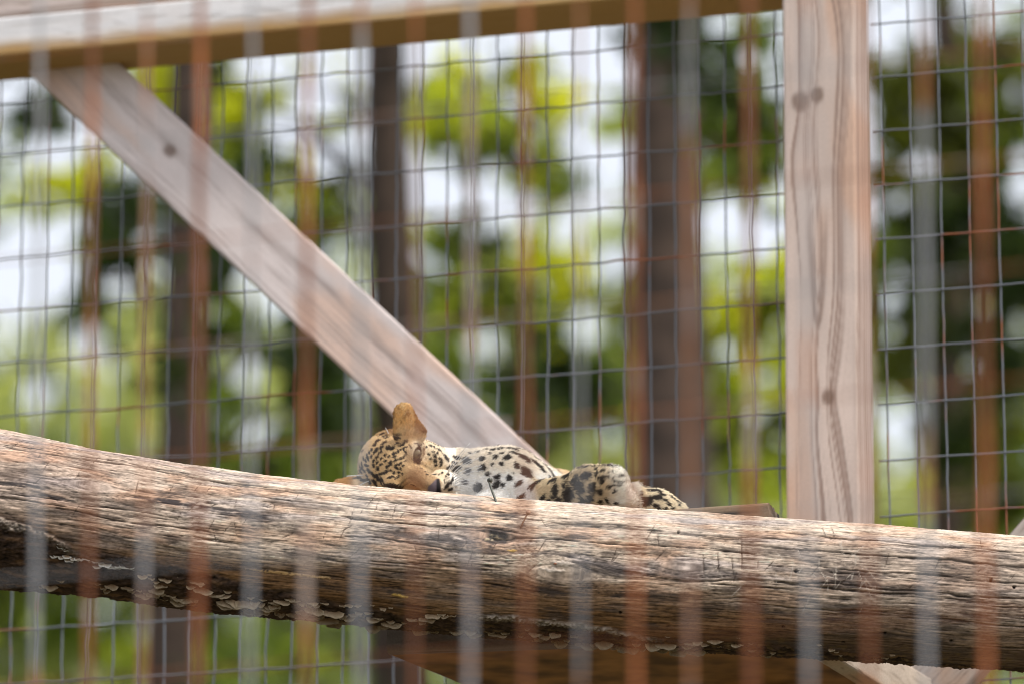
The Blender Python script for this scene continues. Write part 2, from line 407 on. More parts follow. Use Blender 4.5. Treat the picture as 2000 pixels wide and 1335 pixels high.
by = np.array([930, 1003, 1020, 1050, 1075, 1090, 1112, 1132, 1155, 1172, 1190, 1203, 1201, 1194, 1196, 1206, 1221, 1241, 1249, 1256, 1273, 1290, 1301, 1325.0])
def log_frame(u):
    """centre, tangent, up-ish and towards-camera-ish vectors along the log (u in photo pixels)"""
    u = np.atleast_1d(np.asarray(u, float))
    c = np.array([P(a, b, YL) for a, b in zip(u, lyc(u))])
    c2 = np.array([P(a, b, YL) for a, b in zip(u + 2, lyc(u + 2))])
    t = c2 - c; t /= np.linalg.norm(t, axis=1)[:, None]
    vd = CAM - c; vd /= np.linalg.norm(vd, axis=1)[:, None]
    n1 = vd - t * np.sum(vd * t, 1)[:, None]; n1 /= np.linalg.norm(n1, axis=1)[:, None]
    n2 = np.cross(n1, t); n2 *= np.sign(n2[:, 2])[:, None]
    return c, t, n1, n2
def uv_of(px, py):
    px = np.asarray(px, float); r = lrad(px); tt = np.clip((lyc(px) - py) / r, -0.999, 0.999)
    return px, r * np.arcsin(tt)
def log_point(px, py, lift=0.0):
    c, t, n1, n2 = log_frame(px); r = float(lrad(px)); tt = np.clip((float(lyc(px)) - py) / r, -0.999, 0.999)
    ph = math.asin(tt); n = n1[0] * math.cos(ph) + n2[0] * math.sin(ph)
    return c[0] + n * (r * LSC + lift), n, t[0]
NU = 1360
uu = np.linspace(-330, 2330, NU)
phs = np.concatenate([np.radians(np.linspace(-104, 104, 290)), np.radians(np.linspace(104, 256, 36)[1:-1])])
NV = len(phs)
c, tt_, n1, n2 = log_frame(uu); rr = lrad(uu)
U = np.broadcast_to(uu[:, None], (NU, NV)); PH = np.broadcast_to(phs[None], (NU, NV)); RR = rr[:, None]
V_ = RR * PH; T = np.sin(PH)
low = fbm(U / 260, V_ / 70, 3, 1)
wav = V_ + 4 * fbm(U / 260, V_ / 90, 2, 2)
for kx_, ky_, kr_ in ((968, 1046, 26), (1095, 1118, 34), (180, 950, 20), (1330, 1105, 26)):   # grain flows round knots
    ku, kv = uv_of(kx_, ky_); q = np.exp(-((U - ku) / (2.6 * kr_)) ** 2 - ((V_ - kv) / (1.3 * kr_)) ** 2)
    wav = wav - q * kr_ * 0.6 * np.tanh((V_ - kv) / (0.5 * kr_))
fib = fbm(U / 62, wav / 2.3, 3, 3); fib2 = fbm(U / 170, wav / 6, 3, 5); fleck = fbm(U / 13, wav / 3.2, 3, 9); blot = fbm(U / 95, wav / 20, 4, 12)
disp = 1.2 * fib + 0.9 * fib2 + 4.0 * low + 0.8 * fleck * sstep(-0.2, 0.3, blot)
top = np.array([0.60, 0.515, 0.43], np.float32)
colr = np.broadcast_to(top, (NU, NV, 3)).copy()
colr = mixc(colr, (0.46, 0.415, 0.40), sstep(0.0, 0.5, fbm(U / 320, wav / 40, 3, 15)) * 0.85)
colr = mixc(colr, (0.50, 0.335, 0.235), sstep(-0.05, 0.45, fbm(U / 150, wav / 45, 3, 18)) * 0.75)
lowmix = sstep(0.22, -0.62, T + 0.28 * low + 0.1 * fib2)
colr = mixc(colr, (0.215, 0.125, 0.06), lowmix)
leftgrey = sstep(520, 150, U) * 0.55
colr = mixc(colr, colr * np.array([0.66, 0.60, 0.62]), leftgrey)
rightgrey = sstep(1450, 1650, U) * sstep(0.95, 0.6, T + 0.15 * low) * 0.6
colr = mixc(colr, (0.33, 0.275, 0.235), rightgrey)
colr = colr * np.clip(1 + 1.15 * fib + 0.45 * fib2 + 0.65 * fleck, 0.12, 2.0)[..., None]
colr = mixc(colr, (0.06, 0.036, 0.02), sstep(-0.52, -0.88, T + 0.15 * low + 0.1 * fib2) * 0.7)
dkb = sstep(0.10, 0.55, blot + 0.25 * fib) * sstep(1.0, 0.55, T)
colr = mixc(colr, (0.085, 0.068, 0.06), dkb * 0.75)
pits = sstep(0.28, 0.6, fleck + 0.5 * fib) * sstep(-0.25, 0.3, blot + 0.5 * fib2 + 0.15)
colr = mixc(colr, (0.06, 0.045, 0.035), pits * 0.6); disp = disp - 1.0 * pits
# stains (px, py, half length, half width, strength)
for sx, sy, sl, sw, st in ((340, 982, 75, 7, .95), (30, 945, 75, 5, .9), (120, 972, 40, 6, .9), (465, 1003, 70, 9, .85), (560, 1022, 60, 11, .6), (330, 965, 60, 8, .6),
                           (770, 1046, 80, 9, .7), (885, 1056, 70, 14, .8), (985, 1075, 55, 14, .55), (985, 1004, 42, 10, .8), (1010, 1015, 40, 8, .6), (965, 1048, 32, 9, .9), (1090, 1092, 70, 9, .75), (1190, 1112, 80, 12, .6),
                           (1080, 1140, 40, 14, .55), (1350, 1117, 110, 15, .55), (1280, 1160, 90, 14, .5), (1640, 1125, 90, 26, .6), (1560, 1085, 70, 14, .4), (1625, 1207, 26, 8, .85), (1665, 1192, 35, 6, .6),
                           (1530, 1195, 60, 5, .5), (650, 1110, 110, 12, .4), (720, 1150, 90, 14, .35), (1850, 1110, 120, 16, .35), (1870, 1175, 100, 10, .3), (430, 1105, 60, 7, .4), (1760, 1240, 150, 10, .4), (250, 990, 70, 6, .5), (1000, 1130, 60, 20, .35)):
    su, sv = uv_of(sx, sy)
    q = ((U - su) / sl) ** 2 + ((wav - sv) / sw) ** 2 + 0.9 * fbm(U / 22, wav / 6, 3, 31) + 0.4 * fib
    colr = mixc(colr, (0.045, 0.042, 0.048), sstep(1.05, 0.25, q) * st)
# pale and orange splinters
for sx, sy, sl, sw, cc in ((962, 1046, 11, 4, (.72, .62, .42)), (975, 1050, 14, 2.5, (.6, .45, .25)), (955, 1053, 12, 2.5, (.7, .6, .42)), (790, 1160, 14, 3, (.62, .42, .12)), (800, 1163, 9, 3, (.65, .45, .15)), (560, 1118, 60, 3, (.62, .42, .2)), (620, 1125, 40, 3, (.6, .42, .22)), (1080, 1112, 26, 5, (.62, .56, .5)), (1100, 1100, 22, 6, (.66, .6, .54)), (1085, 1100, 3, 2, (.7, .2, .08)), (1000, 1074, 10, 3, (.6, .4, .14))):
    su, sv = uv_of(sx, sy)
    q = ((U - su) / sl) ** 2 + ((V_ - sv) / sw) ** 2 + 1.1 * fbm(U / 7, V_ / 4, 2, 41)
    k = sstep(1.0, 0.4, q); colr = mixc(colr, cc, k); disp = disp + 1.5 * k
# long drying cracks along the grain
rs = np.random.default_rng(21)
crk = [(-200, 420, 884, 2.0), (-100, 520, 905, 2.2), (60, 700, 915, 1.8), (300, 900, 958, 2.0), (380, 1010, 972, 2.4), (420, 1000, 990, 2.0), (620, 1050, 1028, 2.6), (640, 960, 1062, 1.8), (1000, 1300, 1024, 2.6), (1020, 1600, 1040, 2.0), (1250, 1760, 1012, 1.8), (1400, 2200, 1090, 2.8), (1450, 2100, 1062, 2.2),
       (1180, 1500, 1072, 1.8), (1250, 1800, 1140, 2.2), (1500, 2250, 1160, 2.0), (1550, 2250, 1130, 1.6), (900, 1250, 1055, 1.6), (-300, 160, 960, 2.2), (100, 460, 1020, 1.6), (0, 300, 980, 1.5), (1400, 1900, 1190, 1.6), (1600, 2200, 1215, 1.6), (700, 1000, 985, 1.5), (1100, 1420, 1000, 1.6), (1700, 2200, 1080, 1.8)]
for k in range(46):
    x0 = rs.uniform(-300, 2100); crk.append((x0, x0 + rs.uniform(60, 330), None, rs.uniform(0.9, 1.5)))
for x0, x1, py, w in crk:
    if py is None:
        xm = 0.5 * (x0 + x1); py = float(lyc(xm)) - rs.uniform(-0.7, 0.97) * float(lrad(xm))
    _, v0 = uv_of(0.5 * (x0 + x1), py); v0 = float(v0)
    cu = uu; vc = v0 + 5 * fbm(cu / 160 + x0, cu * 0 + py, 2, 51) + 1.4 * perlin(cu / 18, cu * 0 + py, 52) - 0.012 * (cu - 0.5 * (x0 + x1))
    ww = w * np.clip(np.minimum(cu - x0, x1 - cu) / 60, 0, 1) * np.clip(0.75 + 0.7 * perlin(cu / 40, cu * 0 + py + 9, 53), 0.1, 1.3)
    msk = (ww > 0.15) & (cu > x0) & (cu < x1)
    if not msk.any(): continue
    q = np.exp(-((wav[msk] - vc[msk, None]) / (np.maximum(ww[msk], 0.5)[:, None] * 1.02)) ** 2) * np.clip(ww[msk] / 1.0, 0, 1)[:, None]
    colr[msk] = mixc(colr[msk], (0.018, 0.014, 0.012), q * 0.95); disp[msk] -= 3.0 * q
# claw scratches and cross checks
def scratch(x0, y0, x1, y1, w, cc, dep):
    u0, v0 = map(float, uv_of(x0, y0)); u1, v1 = map(float, uv_of(x1, y1))
    mi = (uu > min(u0, u1) - 12) & (uu < max(u0, u1) + 12)
    if not mi.any(): return
    a, b_ = U[mi], V_[mi]; du, dv = u1 - u0, v1 - v0; L2 = du * du + dv * dv + 1e-6
    s = np.clip(((a - u0) * du + (b_ - v0) * dv) / L2, 0, 1)
    d = np.hypot(a - u0 - s * du, b_ - v0 - s * dv + 1.6 * perlin(a / 9, b_ / 9, 61))
    q = sstep(w, w * 0.3, d) * (0.55 + 0.45 * np.sin(s * np.pi))
    colr[mi] = mixc(colr[mi], cc, q * 0.85); disp[mi] += dep * q
for k in range(48):
    x, y = rs.normal(1600, 80), rs.normal(1095, 38); a = rs.uniform(0.3, 2.6); l = rs.uniform(10, 46)
    scratch(x, y, x + l * math.cos(a), y + l * math.sin(a), rs.uniform(1.0, 1.6), (0.50, 0.46, 0.41), 0.3)
for k in range(80):
    x = rs.uniform(0, 1980); y = float(lyc(x)) - rs.uniform(0.1, 0.95) * float(lrad(x)); a = rs.normal(2.0, 0.45); l = rs.uniform(8, 34)
    scratch(x, y, x + l * math.cos(a), y + l * math.sin(a), rs.uniform(1.0, 1.7), (0.07, 0.05, 0.04), -1.5)
for x, y, l in ((1368, 1083, 38), (1396, 1078, 40), (1424, 1090, 34), (1278, 1046, 18), (1440, 1050, 60)):
    scratch(x, y, x + 4, y + l, 2.0, (0.08, 0.06, 0.05), -2)
for x, y in ((1318, 1039), (1531, 1223), (1857, 1249), (1548, 1114), (1970, 1145), (1216, 1195), (1728, 1236), (1650, 1254), (1925, 1131)):   # worm holes
    hu, hv = uv_of(x, y); q = sstep(4.2, 2.2, np.hypot(U - hu, V_ - hv)); colr = mixc(colr, (0.012, 0.01, 0.01), q); disp = disp - 5 * q
# decayed bark along the underside
_, bv = uv_of(uu, np.interp(uu, bx, by)); bv = np.asarray(bv)
edge = bv[:, None] + 7 * fbm(U / 30, V_ / 30, 3, 71) + 3 * fib
dB = edge - V_
isb = sstep(-3, 7, dB)
brough = fbm(U / 24, V_ / 12, 4, 73); brough2 = fbm(U / 7, V_ / 5, 3, 75)
bcol = np.array([0.048, 0.031, 0.022], np.float32) * (1 + 0.9 * brough + 0.5 * brough2)[..., None]
bcol = mixc(bcol, (0.17, 0.105, 0.06), sstep(0.15, 0.6, fbm(U / 60, V_ / 16, 3, 77)) * 0.8)
bcol = np.clip(bcol, 0.008, 1)
colr = colr * (1 - isb[..., None]) + bcol * isb[..., None]
disp = disp * (1 - 0.6 * isb) + isb * (1.5 + 4.5 * brough + 2.2 * brough2 + sstep(850, 500, U) * 4 * fbm(U / 60, V_ / 40, 2, 79))
undercut = np.exp(-((dB - 1) / 5) ** 2) * sstep(900, 300, U); disp = disp - 3.0 * undercut
fz = (sstep(250, 40, U) * 0.7 + sstep(900, 960, U) * sstep(1330, 1230, U)) * sstep(0, 4, dB) * sstep(24, 9, dB + 8 * brough)
colr = mixc(colr, (0.40, 0.36, 0.315), fz * (0.45 + 0.55 * sstep(-0.2, 0.3, brough2))); disp = disp + fz * (3.5 + 3.5 * brough2)
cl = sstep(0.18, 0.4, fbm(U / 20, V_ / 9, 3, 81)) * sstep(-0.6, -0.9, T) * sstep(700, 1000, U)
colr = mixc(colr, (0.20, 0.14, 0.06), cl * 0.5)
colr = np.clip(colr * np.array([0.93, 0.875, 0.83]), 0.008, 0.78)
rad = (RR + disp) * LSC
Nn = np.cos(PH)[..., None] * n1[:, None] + np.sin(PH)[..., None] * n2[:, None]
LV = c[:, None] + rad[..., None] * Nn
i = np.arange(NU - 1)[:, None] * NV; j = np.arange(NV)[None]; k = (j + 1) % NV
f4 = np.stack([i + j, i + NV + j, i + NV + k, i + k], -1).reshape(-1, 4)
ends = np.vstack([c[0], c[-1]]); LVf = np.vstack([LV.reshape(-1, 3), ends])
jj = np.arange(NV); kk = (jj + 1) % NV
f3 = np.vstack([np.stack([jj, kk, np.full(NV, NU * NV)], -1), np.stack([(NU - 1) * NV + kk, (NU - 1) * NV + jj, np.full(NV, NU * NV + 1)], -1)])
lc = np.vstack([colr.reshape(-1, 3), np.array([[.3, .22, .15]] * 2)])
guv = np.zeros((len(LVf), 3), np.float32); guv[:NU * NV, 0] = U.ravel(); guv[:NU * NV, 1] = wav.ravel()
m, nt, b = mat_base('weathered_log_wood')
at = nd(nt, 'ShaderNodeAttribute', attribute_name='Col'); gu = nd(nt, 'ShaderNodeAttribute', attribute_name='guv')
mp = nd(nt, 'ShaderNodeVectorMath', operation='MULTIPLY'); mp.inputs[1].default_value = (0.035, 0.75, 1)
nt.links.new(gu.outputs['Vector'], mp.inputs[0])
no = nd(nt, 'ShaderNodeTexNoise'); no.inputs['Scale'].default_value = 1.0; no.inputs['Detail'].default_value = 4
nt.links.new(mp.outputs[0], no.inputs['Vector'])
mr = nd(nt, 'ShaderNodeMapRange'); mr.inputs['From Min'].default_value = 0.3; mr.inputs['From Max'].default_value = 0.7; mr.inputs['To Min'].default_value = 0.66; mr.inputs['To Max'].default_value = 1.3
nt.links.new(no.outputs['Fac'], mr.inputs['Value'])
sc = nd(nt, 'ShaderNodeVectorMath', operation='SCALE'); nt.links.new(at.outputs['Color'], sc.inputs[0]); nt.links.new(mr.outputs[0], sc.inputs['Scale'])
nt.links.new(sc.outputs[0], b.inputs['Base Color'])
bp = nd(nt, 'ShaderNodeBump'); bp.inputs['Strength'].default_value = 0.6; bp.inputs['Distance'].default_value = 0.0012
nt.links.new(no.outputs['Fac'], bp.inputs['Height']); nt.links.new(bp.outputs[0], b.inputs['Normal'])
b.inputs['Roughness'].default_value = 0.85; b.inputs['Specular IOR Level'].default_value = 0.2
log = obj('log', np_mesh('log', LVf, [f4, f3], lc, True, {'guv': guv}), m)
tag(log, 'thick weathered log with cracks and dark underside lying across the picture below the leopard', 'log')

# bracket fungi growing along the underside
M_FUNG = mat_attr('bracket_fungus', 0.85, 0.2, 900, 0.4, 700, 0.2)
def fungus_mesh(seed, white=False):
    r = np.random.default_rng(seed); na, nr_ = 15, 5
    th = np.linspace(-1.45, 1.45, na); rho = np.linspace(0, 1, nr_)
    lobes = r.integers(2, 4); ph = r.uniform(0, 6.28)
    edge_ = 1 + 0.09 * np.sin(th * lobes + ph) + 0.03 * np.sin(th * 7.3 + ph * 2) + 0.02 * r.normal(size=na)
    vs, cs = [], []
    for s in (1, -1):
        for q in rho:
            e = edge_ * q
            x = 0.5 * np.sin(th) * (0.45 + 0.55 * q) * (0.85 + 0.15 * e); y = np.cos(th * 1.0) ** 0.5 * e * 0.95
            zz = s * 0.085 * (1 - q ** 3) + 0.16 * np.sin(q * 2.2) * 0.6 - 0.17 * q * q + 0.09 * q * np.sin(th * lobes * 1.4 + ph) + (0.03 if s > 0 else -0.03)
            vs.append(np.stack([x, y, zz], -1))
            zone = 0.5 + 0.5 * np.sin(q * 17 + ph + 0.5 * np.sin(th * 3))
            cin = np.array([.17, .10, .055]) if not white else np.array([.52, .48, .40]); crim = np.array([.46, .37, .25]) if not white else np.array([.72, .70, .63])
            t = np.clip(q ** 3 * 1.0 + 0.25 * zone * q, 0, 1)
            if s < 0: cin = np.array([.24, .155, .09])
            cs.append(np.broadcast_to(cin + (crim - cin) * np.broadcast_to(t, (na,))[:, None], (na, 3)) * (1 + 0.12 * r.normal(size=(na, 1))))
    V = np.concatenate(vs); C = np.clip(np.concatenate(cs), .02, .8)
    fs = []
    for s in (0, 1):
        o = s * na * nr_
        for a in range(nr_ - 1):
            for bb in range(na - 1):
                q = [o + a * na + bb, o + a * na + bb + 1, o + (a + 1) * na + bb + 1, o + (a + 1) * na + bb]
                fs.append(q if s else q[::-1])
    o1 = (nr_ - 1) * na
    for bb in range(na - 1): fs.append([o1 + bb, o1 + bb + 1, na * nr_ + o1 + bb + 1, na * nr_ + o1 + bb])
    return np_mesh('bracket_fungus', V, np.array(fs), C)
fm = [fungus_mesh(s) for s in range(10)]; fw = [fungus_mesh(s + 50, True) for s in range(6)]
for me in fm + fw: me.materials.append(M_FUNG)
frs = np.random.default_rng(5)
rows = [(135, 1060, 155, 1082, 4, 17, 1), (126, 1085, 205, 1096, 8, 19, 1), (205, 1098, 288, 1110, 9, 19, 1), (98, 1136, 152, 1146, 4, 24, 0), (18, 1126, 24, 1128, 1, 10, 0), (86, 1128, 90, 1128, 1, 8, 0), (212, 1145, 250, 1150, 3, 22, 0),
        (300, 1126, 345, 1132, 4, 17, 0), (330, 1138, 405, 1142, 5, 24, 0), (270, 1152, 330, 1166, 5, 24, 0), (325, 1164, 400, 1180, 8, 28, 0), (365, 1172, 415, 1188, 4, 30, 0), (400, 1143, 460, 1162, 6, 24, 0), (430, 1152, 470, 1160, 3, 22, 0),
        (455, 1172, 560, 1186, 8, 32, 0), (500, 1170, 600, 1176, 6, 22, 0), (485, 1188, 570, 1196, 6, 28, 0), (600, 1176, 640, 1184, 4, 26, 0), (610, 1192, 700, 1200, 7, 30, 0), (645, 1176, 780, 1190, 7, 15, 0), (690, 1198, 780, 1208, 7, 24, 0), (560, 1200, 690, 1214, 7, 34, 0), (730, 1212, 790, 1226, 5, 28, 0),
        (785, 1212, 900, 1210, 8, 20, 0), (830, 1232, 870, 1238, 3, 30, 0), (888, 1230, 945, 1234, 4, 28, 0), (950, 1238, 1010, 1242, 3, 22, 0), (1020, 1236, 1100, 1236, 4, 22, 0), (1050, 1238, 1075, 1250, 3, 26, 0), (1090, 1252, 1180, 1258, 6, 24, 0), (1180, 1258, 1290, 1268, 7, 34, 0), (1290, 1264, 1380, 1272, 6, 26, 0), (1300, 1254, 1420, 1256, 6, 18, 0), (1400, 1262, 1520, 1272, 7, 18, 0), (1445, 1252, 1475, 1262, 4, 12, 0), (1600, 1270, 1665, 1276, 6, 11, 0), (1700, 1284, 1750, 1286, 3, 12, 0), (345, 1020, 350, 1021, 0, 10, 0)]
for x0, y0, x1, y1, n, w, wh in rows:
    n = int(round(n * 1.3))
    for q in range(n):
        s = (q + frs.uniform(0.2, 0.8)) / n; px = x0 + (x1 - x0) * s; py = y0 + (y1 - y0) * s + frs.normal(0, 5.0 if not wh else 2.0) - (0 if wh else 3)
        if not wh and frs.random() < 0.12: continue
        r = float(lrad(px)); py = min(py, float(lyc(px)) + r * 0.985)
        p, nrm, t = log_point(px, py, -0.0015)
        o = nrm * 0.62 - VU * frs.uniform(0.30, 0.62) + VV * frs.uniform(0.1, 0.35) + t * frs.normal(0, 0.12); o -= t * np.dot(o, t) * 0.7; o /= np.linalg.norm(o)
        e = t + nrm * frs.normal(0, 0.1) + VU * frs.normal(0, 0.1); e -= o * np.dot(o, e); e /= np.linalg.norm(e); z = np.cross(e, o)
        kz = float(np.clip(frs.lognormal(-0.2, 0.32), 0.4, 1.2)); w_ = w * kz; W = w_ * frs.uniform(0.9, 1.5) * LSC; D = w_ * LSC * frs.uniform(0.42, 0.66); H = w * LSC * frs.uniform(0.4, 0.75)
        f = obj('bracket_fungus', (fw if wh else fm)[frs.integers(0, 6 if wh else 10)], None, log)
        f.matrix_world = Matrix(((e[0] * W, o[0] * D, z[0] * H, p[0]), (e[1] * W, o[1] * D, z[1] * H, p[1]), (e[2] * W, o[2] * D, z[2] * H, p[2]), (0, 0, 0, 1)))

# nails in the log
M_STEEL = mat_plain('dark_steel', (0.09, 0.09, 0.075), 0.45, 0.6, 0.5, 0.4, 300)
def LP(px, py): return log_point(px, py)[0]
base, nb, tb = log_point(968, 999, -0.01)
tip = P(957, 938, YL - 0.055)
ax = tip - base; ln = np.linalg.norm(ax); ax = ax / ln
root = thing('nail', 'dark long nail with twisted shank sticking up from the top of the log', 'nail', loc=tuple(base))
pts = [base + ax * ln * s + VR * 0.0016 * math.sin(s * 5) for s in np.linspace(0, 1, 14)]
v, fs = tube(pts, 0.0021, 8); part('shank', np_mesh('shank', v, fs), M_STEEL, root)
th = np.linspace(0, 9 * np.pi, 70); e1 = np.cross(ax, VV); e1 /= np.linalg.norm(e1); e2 = np.cross(ax, e1)
hp = np.array([base + ax * (ln * (0.14 + 0.25 * q / (9 * np.pi))) + (e1 * math.cos(q) + e2 * math.sin(q)) * 0.0022 for q in th])
v, fs = tube(hp, 0.0009, 5); part('screw_thread', np_mesh('screw_thread', v, fs), M_STEEL, root)
v, fs = tube([tip - ax * 0.004, tip - ax * 0.001, tip + ax * 0.002, tip + ax * 0.003], [0.0022, 0.0045, 0.0052, 0.0048], 12); part('head', np_mesh('head', v, fs), M_STEEL, root)
M_RN = mat_plain('pale_rusty_steel', (0.36, 0.22, 0.15), 0.6, 0.2, 0.4, 0.3, 300)
q0, nn, _ = log_point(1010, 1035, -0.004); q1 = log_point(1025, 1015, 0.018)[0]
root = thing('nail', 'short bent rusty nail with round head beside the knot hole in the log', 'nail', loc=tuple(q0))
v, fs = tube([q0, q0 + (q1 - q0) * 0.3 + nn * 0.003, q0 + (q1 - q0) * 0.7 + nn * 0.003, q1], 0.0015, 8); part('shank', np_mesh('shank', v, fs), M_RN, root)
v, fs = tube([q1 - nn * 0.001, q1 + nn * 0.002], 0.0042, 12); part('head', np_mesh('head', v, fs), M_RN, root)

# ------------------------------------------------------------------ platform behind the log
pl = P(1500, 979, 9.665)                                  # top front right corner of the deck
ZD = pl[2]
plat = thing('wooden_platform', 'dark wooden platform behind the log that carries the leopard', 'platform', loc=(pl[0] - 0.4, pl[1] + 0.4, 0))
M_OLD = mat_attr('old_board', 0.9, 0.15, 300, 0.4, 300, 0.2)
def board(name, p0, p1, w, d, nrm, **kw): return timber(name, p0, p1, w, d, nrm, parent=plat, mat=M_OLD, **kw)
yy = 0.0
for k in range(7):                                         # deck planks run along the frame, first one at the log
    wd = 0.14
    cc = pl + AY * (yy + wd / 2 + 0.001); cc[2] = ZD - 0.019 - (0.004 if k % 2 else 0)
    board('plank', cc - AX * (0.80 - 0.30 * yy), cc - AX * (0.0 + 0.012 * ((k * 7) % 3)), wd, 0.038, np.array([0, 0, 1.0]), seed=30 + k, step=0.006, base=(0.23, 0.175, 0.12), dark=(0.045, 0.034, 0.025), contrast=1.6, end_rough=0.004)
    yy += wd + 0.006
# lower frame plate under the log, its left end cut askew
BX = np.array([math.cos(R(8)), -math.sin(R(8)), 0]); A = P(765, 1278, 9.70); Bq = A + BX * 0.70; zl = A[2]
d1 = np.array([0.49, 0.87, 0]); d2 = np.array([0.40, 0.915, 0]); Ln = 0.62
bot = [A, Bq, Bq + d2 * Ln, A + d1 * Ln]
def prism(bot, h, nseg=24, seed=0):
    bot = np.array(bot); top_ = bot + np.array([0, 0, h]); vs = np.vstack([bot, top_])
    fs = [np.array([[0, 3, 2, 1], [4, 5, 6, 7], [0, 1, 5, 4], [1, 2, 6, 5], [2, 3, 7, 6], [3, 0, 4, 7]])]
    return vs, fs
M_PLATE = mat_plain('dark_brown_timber', (0.24, 0.12, 0.04), 0.75, 0, 0.3, 0.55, 14)  # plain dark brown timber with patchy tone
v, fs = prism(bot, 0.05); part('bearer', np_mesh('bearer', v, fs, smooth=False), M_PLATE, plat)
fa = A - AY * 0.021 + np.array([0, 0, 0.024]); board('front_rail', fa, fa + BX * 0.72, 0.052, 0.036, np.array([math.sin(R(8)), math.cos(R(8)), 0]), seed=41, step=0.005, base=(0.17, 0.15, 0.15), dark=(0.06, 0.05, 0.05))
fa = Bq + d2 * 0.01 + AX * 0.024 + np.array([0, 0, 0.03]); board('side_rail', fa, fa + d2 * 0.6, 0.075, 0.04, AX * -1.0, seed=42, step=0.006, base=(0.46, 0.38, 0.31), dark=(0.2, 0.15, 0.11))
for q in (P(850, 1320, 10.02), P(1480, 1320, 9.98)):
    board('leg', np.array([q[0], q[1], 0]), np.array([q[0], q[1], zl - 0.002]), 0.135, 0.1, AY, seed=int(q[0] * 50) + 90, step=0.006, base=(0.54, 0.43, 0.39), dark=(0.3, 0.22, 0.19))
for q in (A + d1 * 0.3 + AX * 0.15, A + d1 * 0.3 + AX * 0.52):
    board('strut', np.array([q[0], q[1], zl + 0.05]), np.array([q[0], q[1], ZD - 0.042]), 0.09, 0.09, AY, seed=int(abs(q[0]) * 70) + 7, step=0.01, base=(0.3, 0.22, 0.17), dark=(0.12, 0.09, 0.06))

# ------------------------------------------------------------------ leopard (designed in photo-pixel units x right, y up, z towards the viewer)
LP0 = P(800, 920, 9.735); LS = np.dot(LP0 - CAM, VF) / F
def LW(q):
    q = np.asarray(q, float); return LP0 + LS * ((q[..., 0:1] - 800) * VR + (q[..., 1:2] + 920) * VU + q[..., 2:3] * VV)
fF = np.array([.55, -.26, .79]); fF /= np.linalg.norm(fF)
fE = np.array([.55, .83, -.11]); fE -= fF * fE.dot(fF); fE /= np.linalg.norm(fE)
fU = np.cross(fF, fE)
if fU[0] > 0: fU = -fU
HM = np.array([794, -917, 0.0]); HO = HM - 50 * fF - 30 * fU
def H(f, e, u): return HO + f * fF + e * fE + u * fU
VX = 2.7
gx = np.arange(632, 1390, VX, dtype=np.float32); gy = np.arange(-1190, -768, VX, dtype=np.float32); gz = np.arange(-860, 112, VX, dtype=np.float32)
SD = np.full((len(gx), len(gy), len(gz)), 60.0, np.float32)
def smin(a, b, k):
    h = np.clip(0.5 + 0.5 * (b - a) / k, 0, 1); return b + (a - b) * h - k * h * (1 - h)
def box(lo, hi):
    s = []
    for g, l, h in zip((gx, gy, gz), lo, hi):
        a = max(0, int(np.searchsorted(g, l)) - 1); b = min(len(g), int(np.searchsorted(g, h)) + 1); s.append(slice(a, b))
    return tuple(s)
def grid(s): return np.meshgrid(gx[s[0]], gy[s[1]], gz[s[2]], indexing='ij', sparse=True)
def add(fn, lo, hi, k=12, op='u', pad=40):
    s = box(np.asarray(lo) - pad, np.asarray(hi) + pad)
    if any(q.stop <= q.start for q in s): return
    d = fn(*grid(s)).astype(np.float32); cur = SD[s]
    if op == 'u': SD[s] = smin(cur, d, k)
    else: SD[s] = -smin(-cur, d, k)                       # smooth subtraction
def cone(a, b, ra, rb, k=12, op='u', squash=None):
    a = np.asarray(a, float); b = np.asarray(b, float); ab = b - a; L2 = ab.dot(ab) + 1e-9
    def fn(x, y, z):
        px, py, pz = x - a[0], y - a[1], z - a[2]
        t = np.clip((px * ab[0] + py * ab[1] + pz * ab[2]) / L2, 0, 1)
        qx, qy, qz = px - t * ab[0], py - t * ab[1], pz - t * ab[2]
        r = ra + (rb - ra) * t
        if squash is not None:
            n, f = squash; dn = qx * n[0] + qy * n[1] + qz * n[2]; ex = (1 / f ** 2 - 1)
            return (np.sqrt(qx * qx + qy * qy + qz * qz + ex * dn * dn) - r) * (f + 1) * 0.5
        return np.sqrt(qx * qx + qy * qy + qz * qz) - r
    rm = max(ra, rb); add(fn, np.minimum(a, b) - rm, np.maximum(a, b) + rm, k, op)
def ell(c, r, ax=None, k=12, op='u'):
    c = np.asarray(c, float); r = np.asarray(r, float); A_ = np.eye(3) if ax is None else np.asarray(ax)
    def fn(x, y, z):
        px, py, pz = x - c[0], y - c[1], z - c[2]
        u = [(px * A_[i][0] + py * A_[i][1] + pz * A_[i][2]) for i in range(3)]
        k0 = np.sqrt((u[0] / r[0]) ** 2 + (u[1] / r[1]) ** 2 + (u[2] / r[2]) ** 2)
        k1 = np.sqrt((u[0] / r[0] ** 2) ** 2 + (u[1] / r[1] ** 2) ** 2 + (u[2] / r[2] ** 2) ** 2) + 1e-6
        return k0 * (k0 - 1) / k1
    add(fn, c - r.max(), c + r.max(), k, op)
HA = (fF, fE, fU)
# trunk
cone((800, -930, -85), (905, -958, -105), 66, 74, 14)
cone((905, -958, -105), (985, -966, -105), 74, 86, 24)
cone((985, -966, -105), (1085, -1022, -300), 86, 88, 30)
cone((1085, -1022, -300), (1190, -1075, -560), 92, 96, 30)
cone((1190, -1075, -560), (1330, -1170, -800), 30, 18, 20)
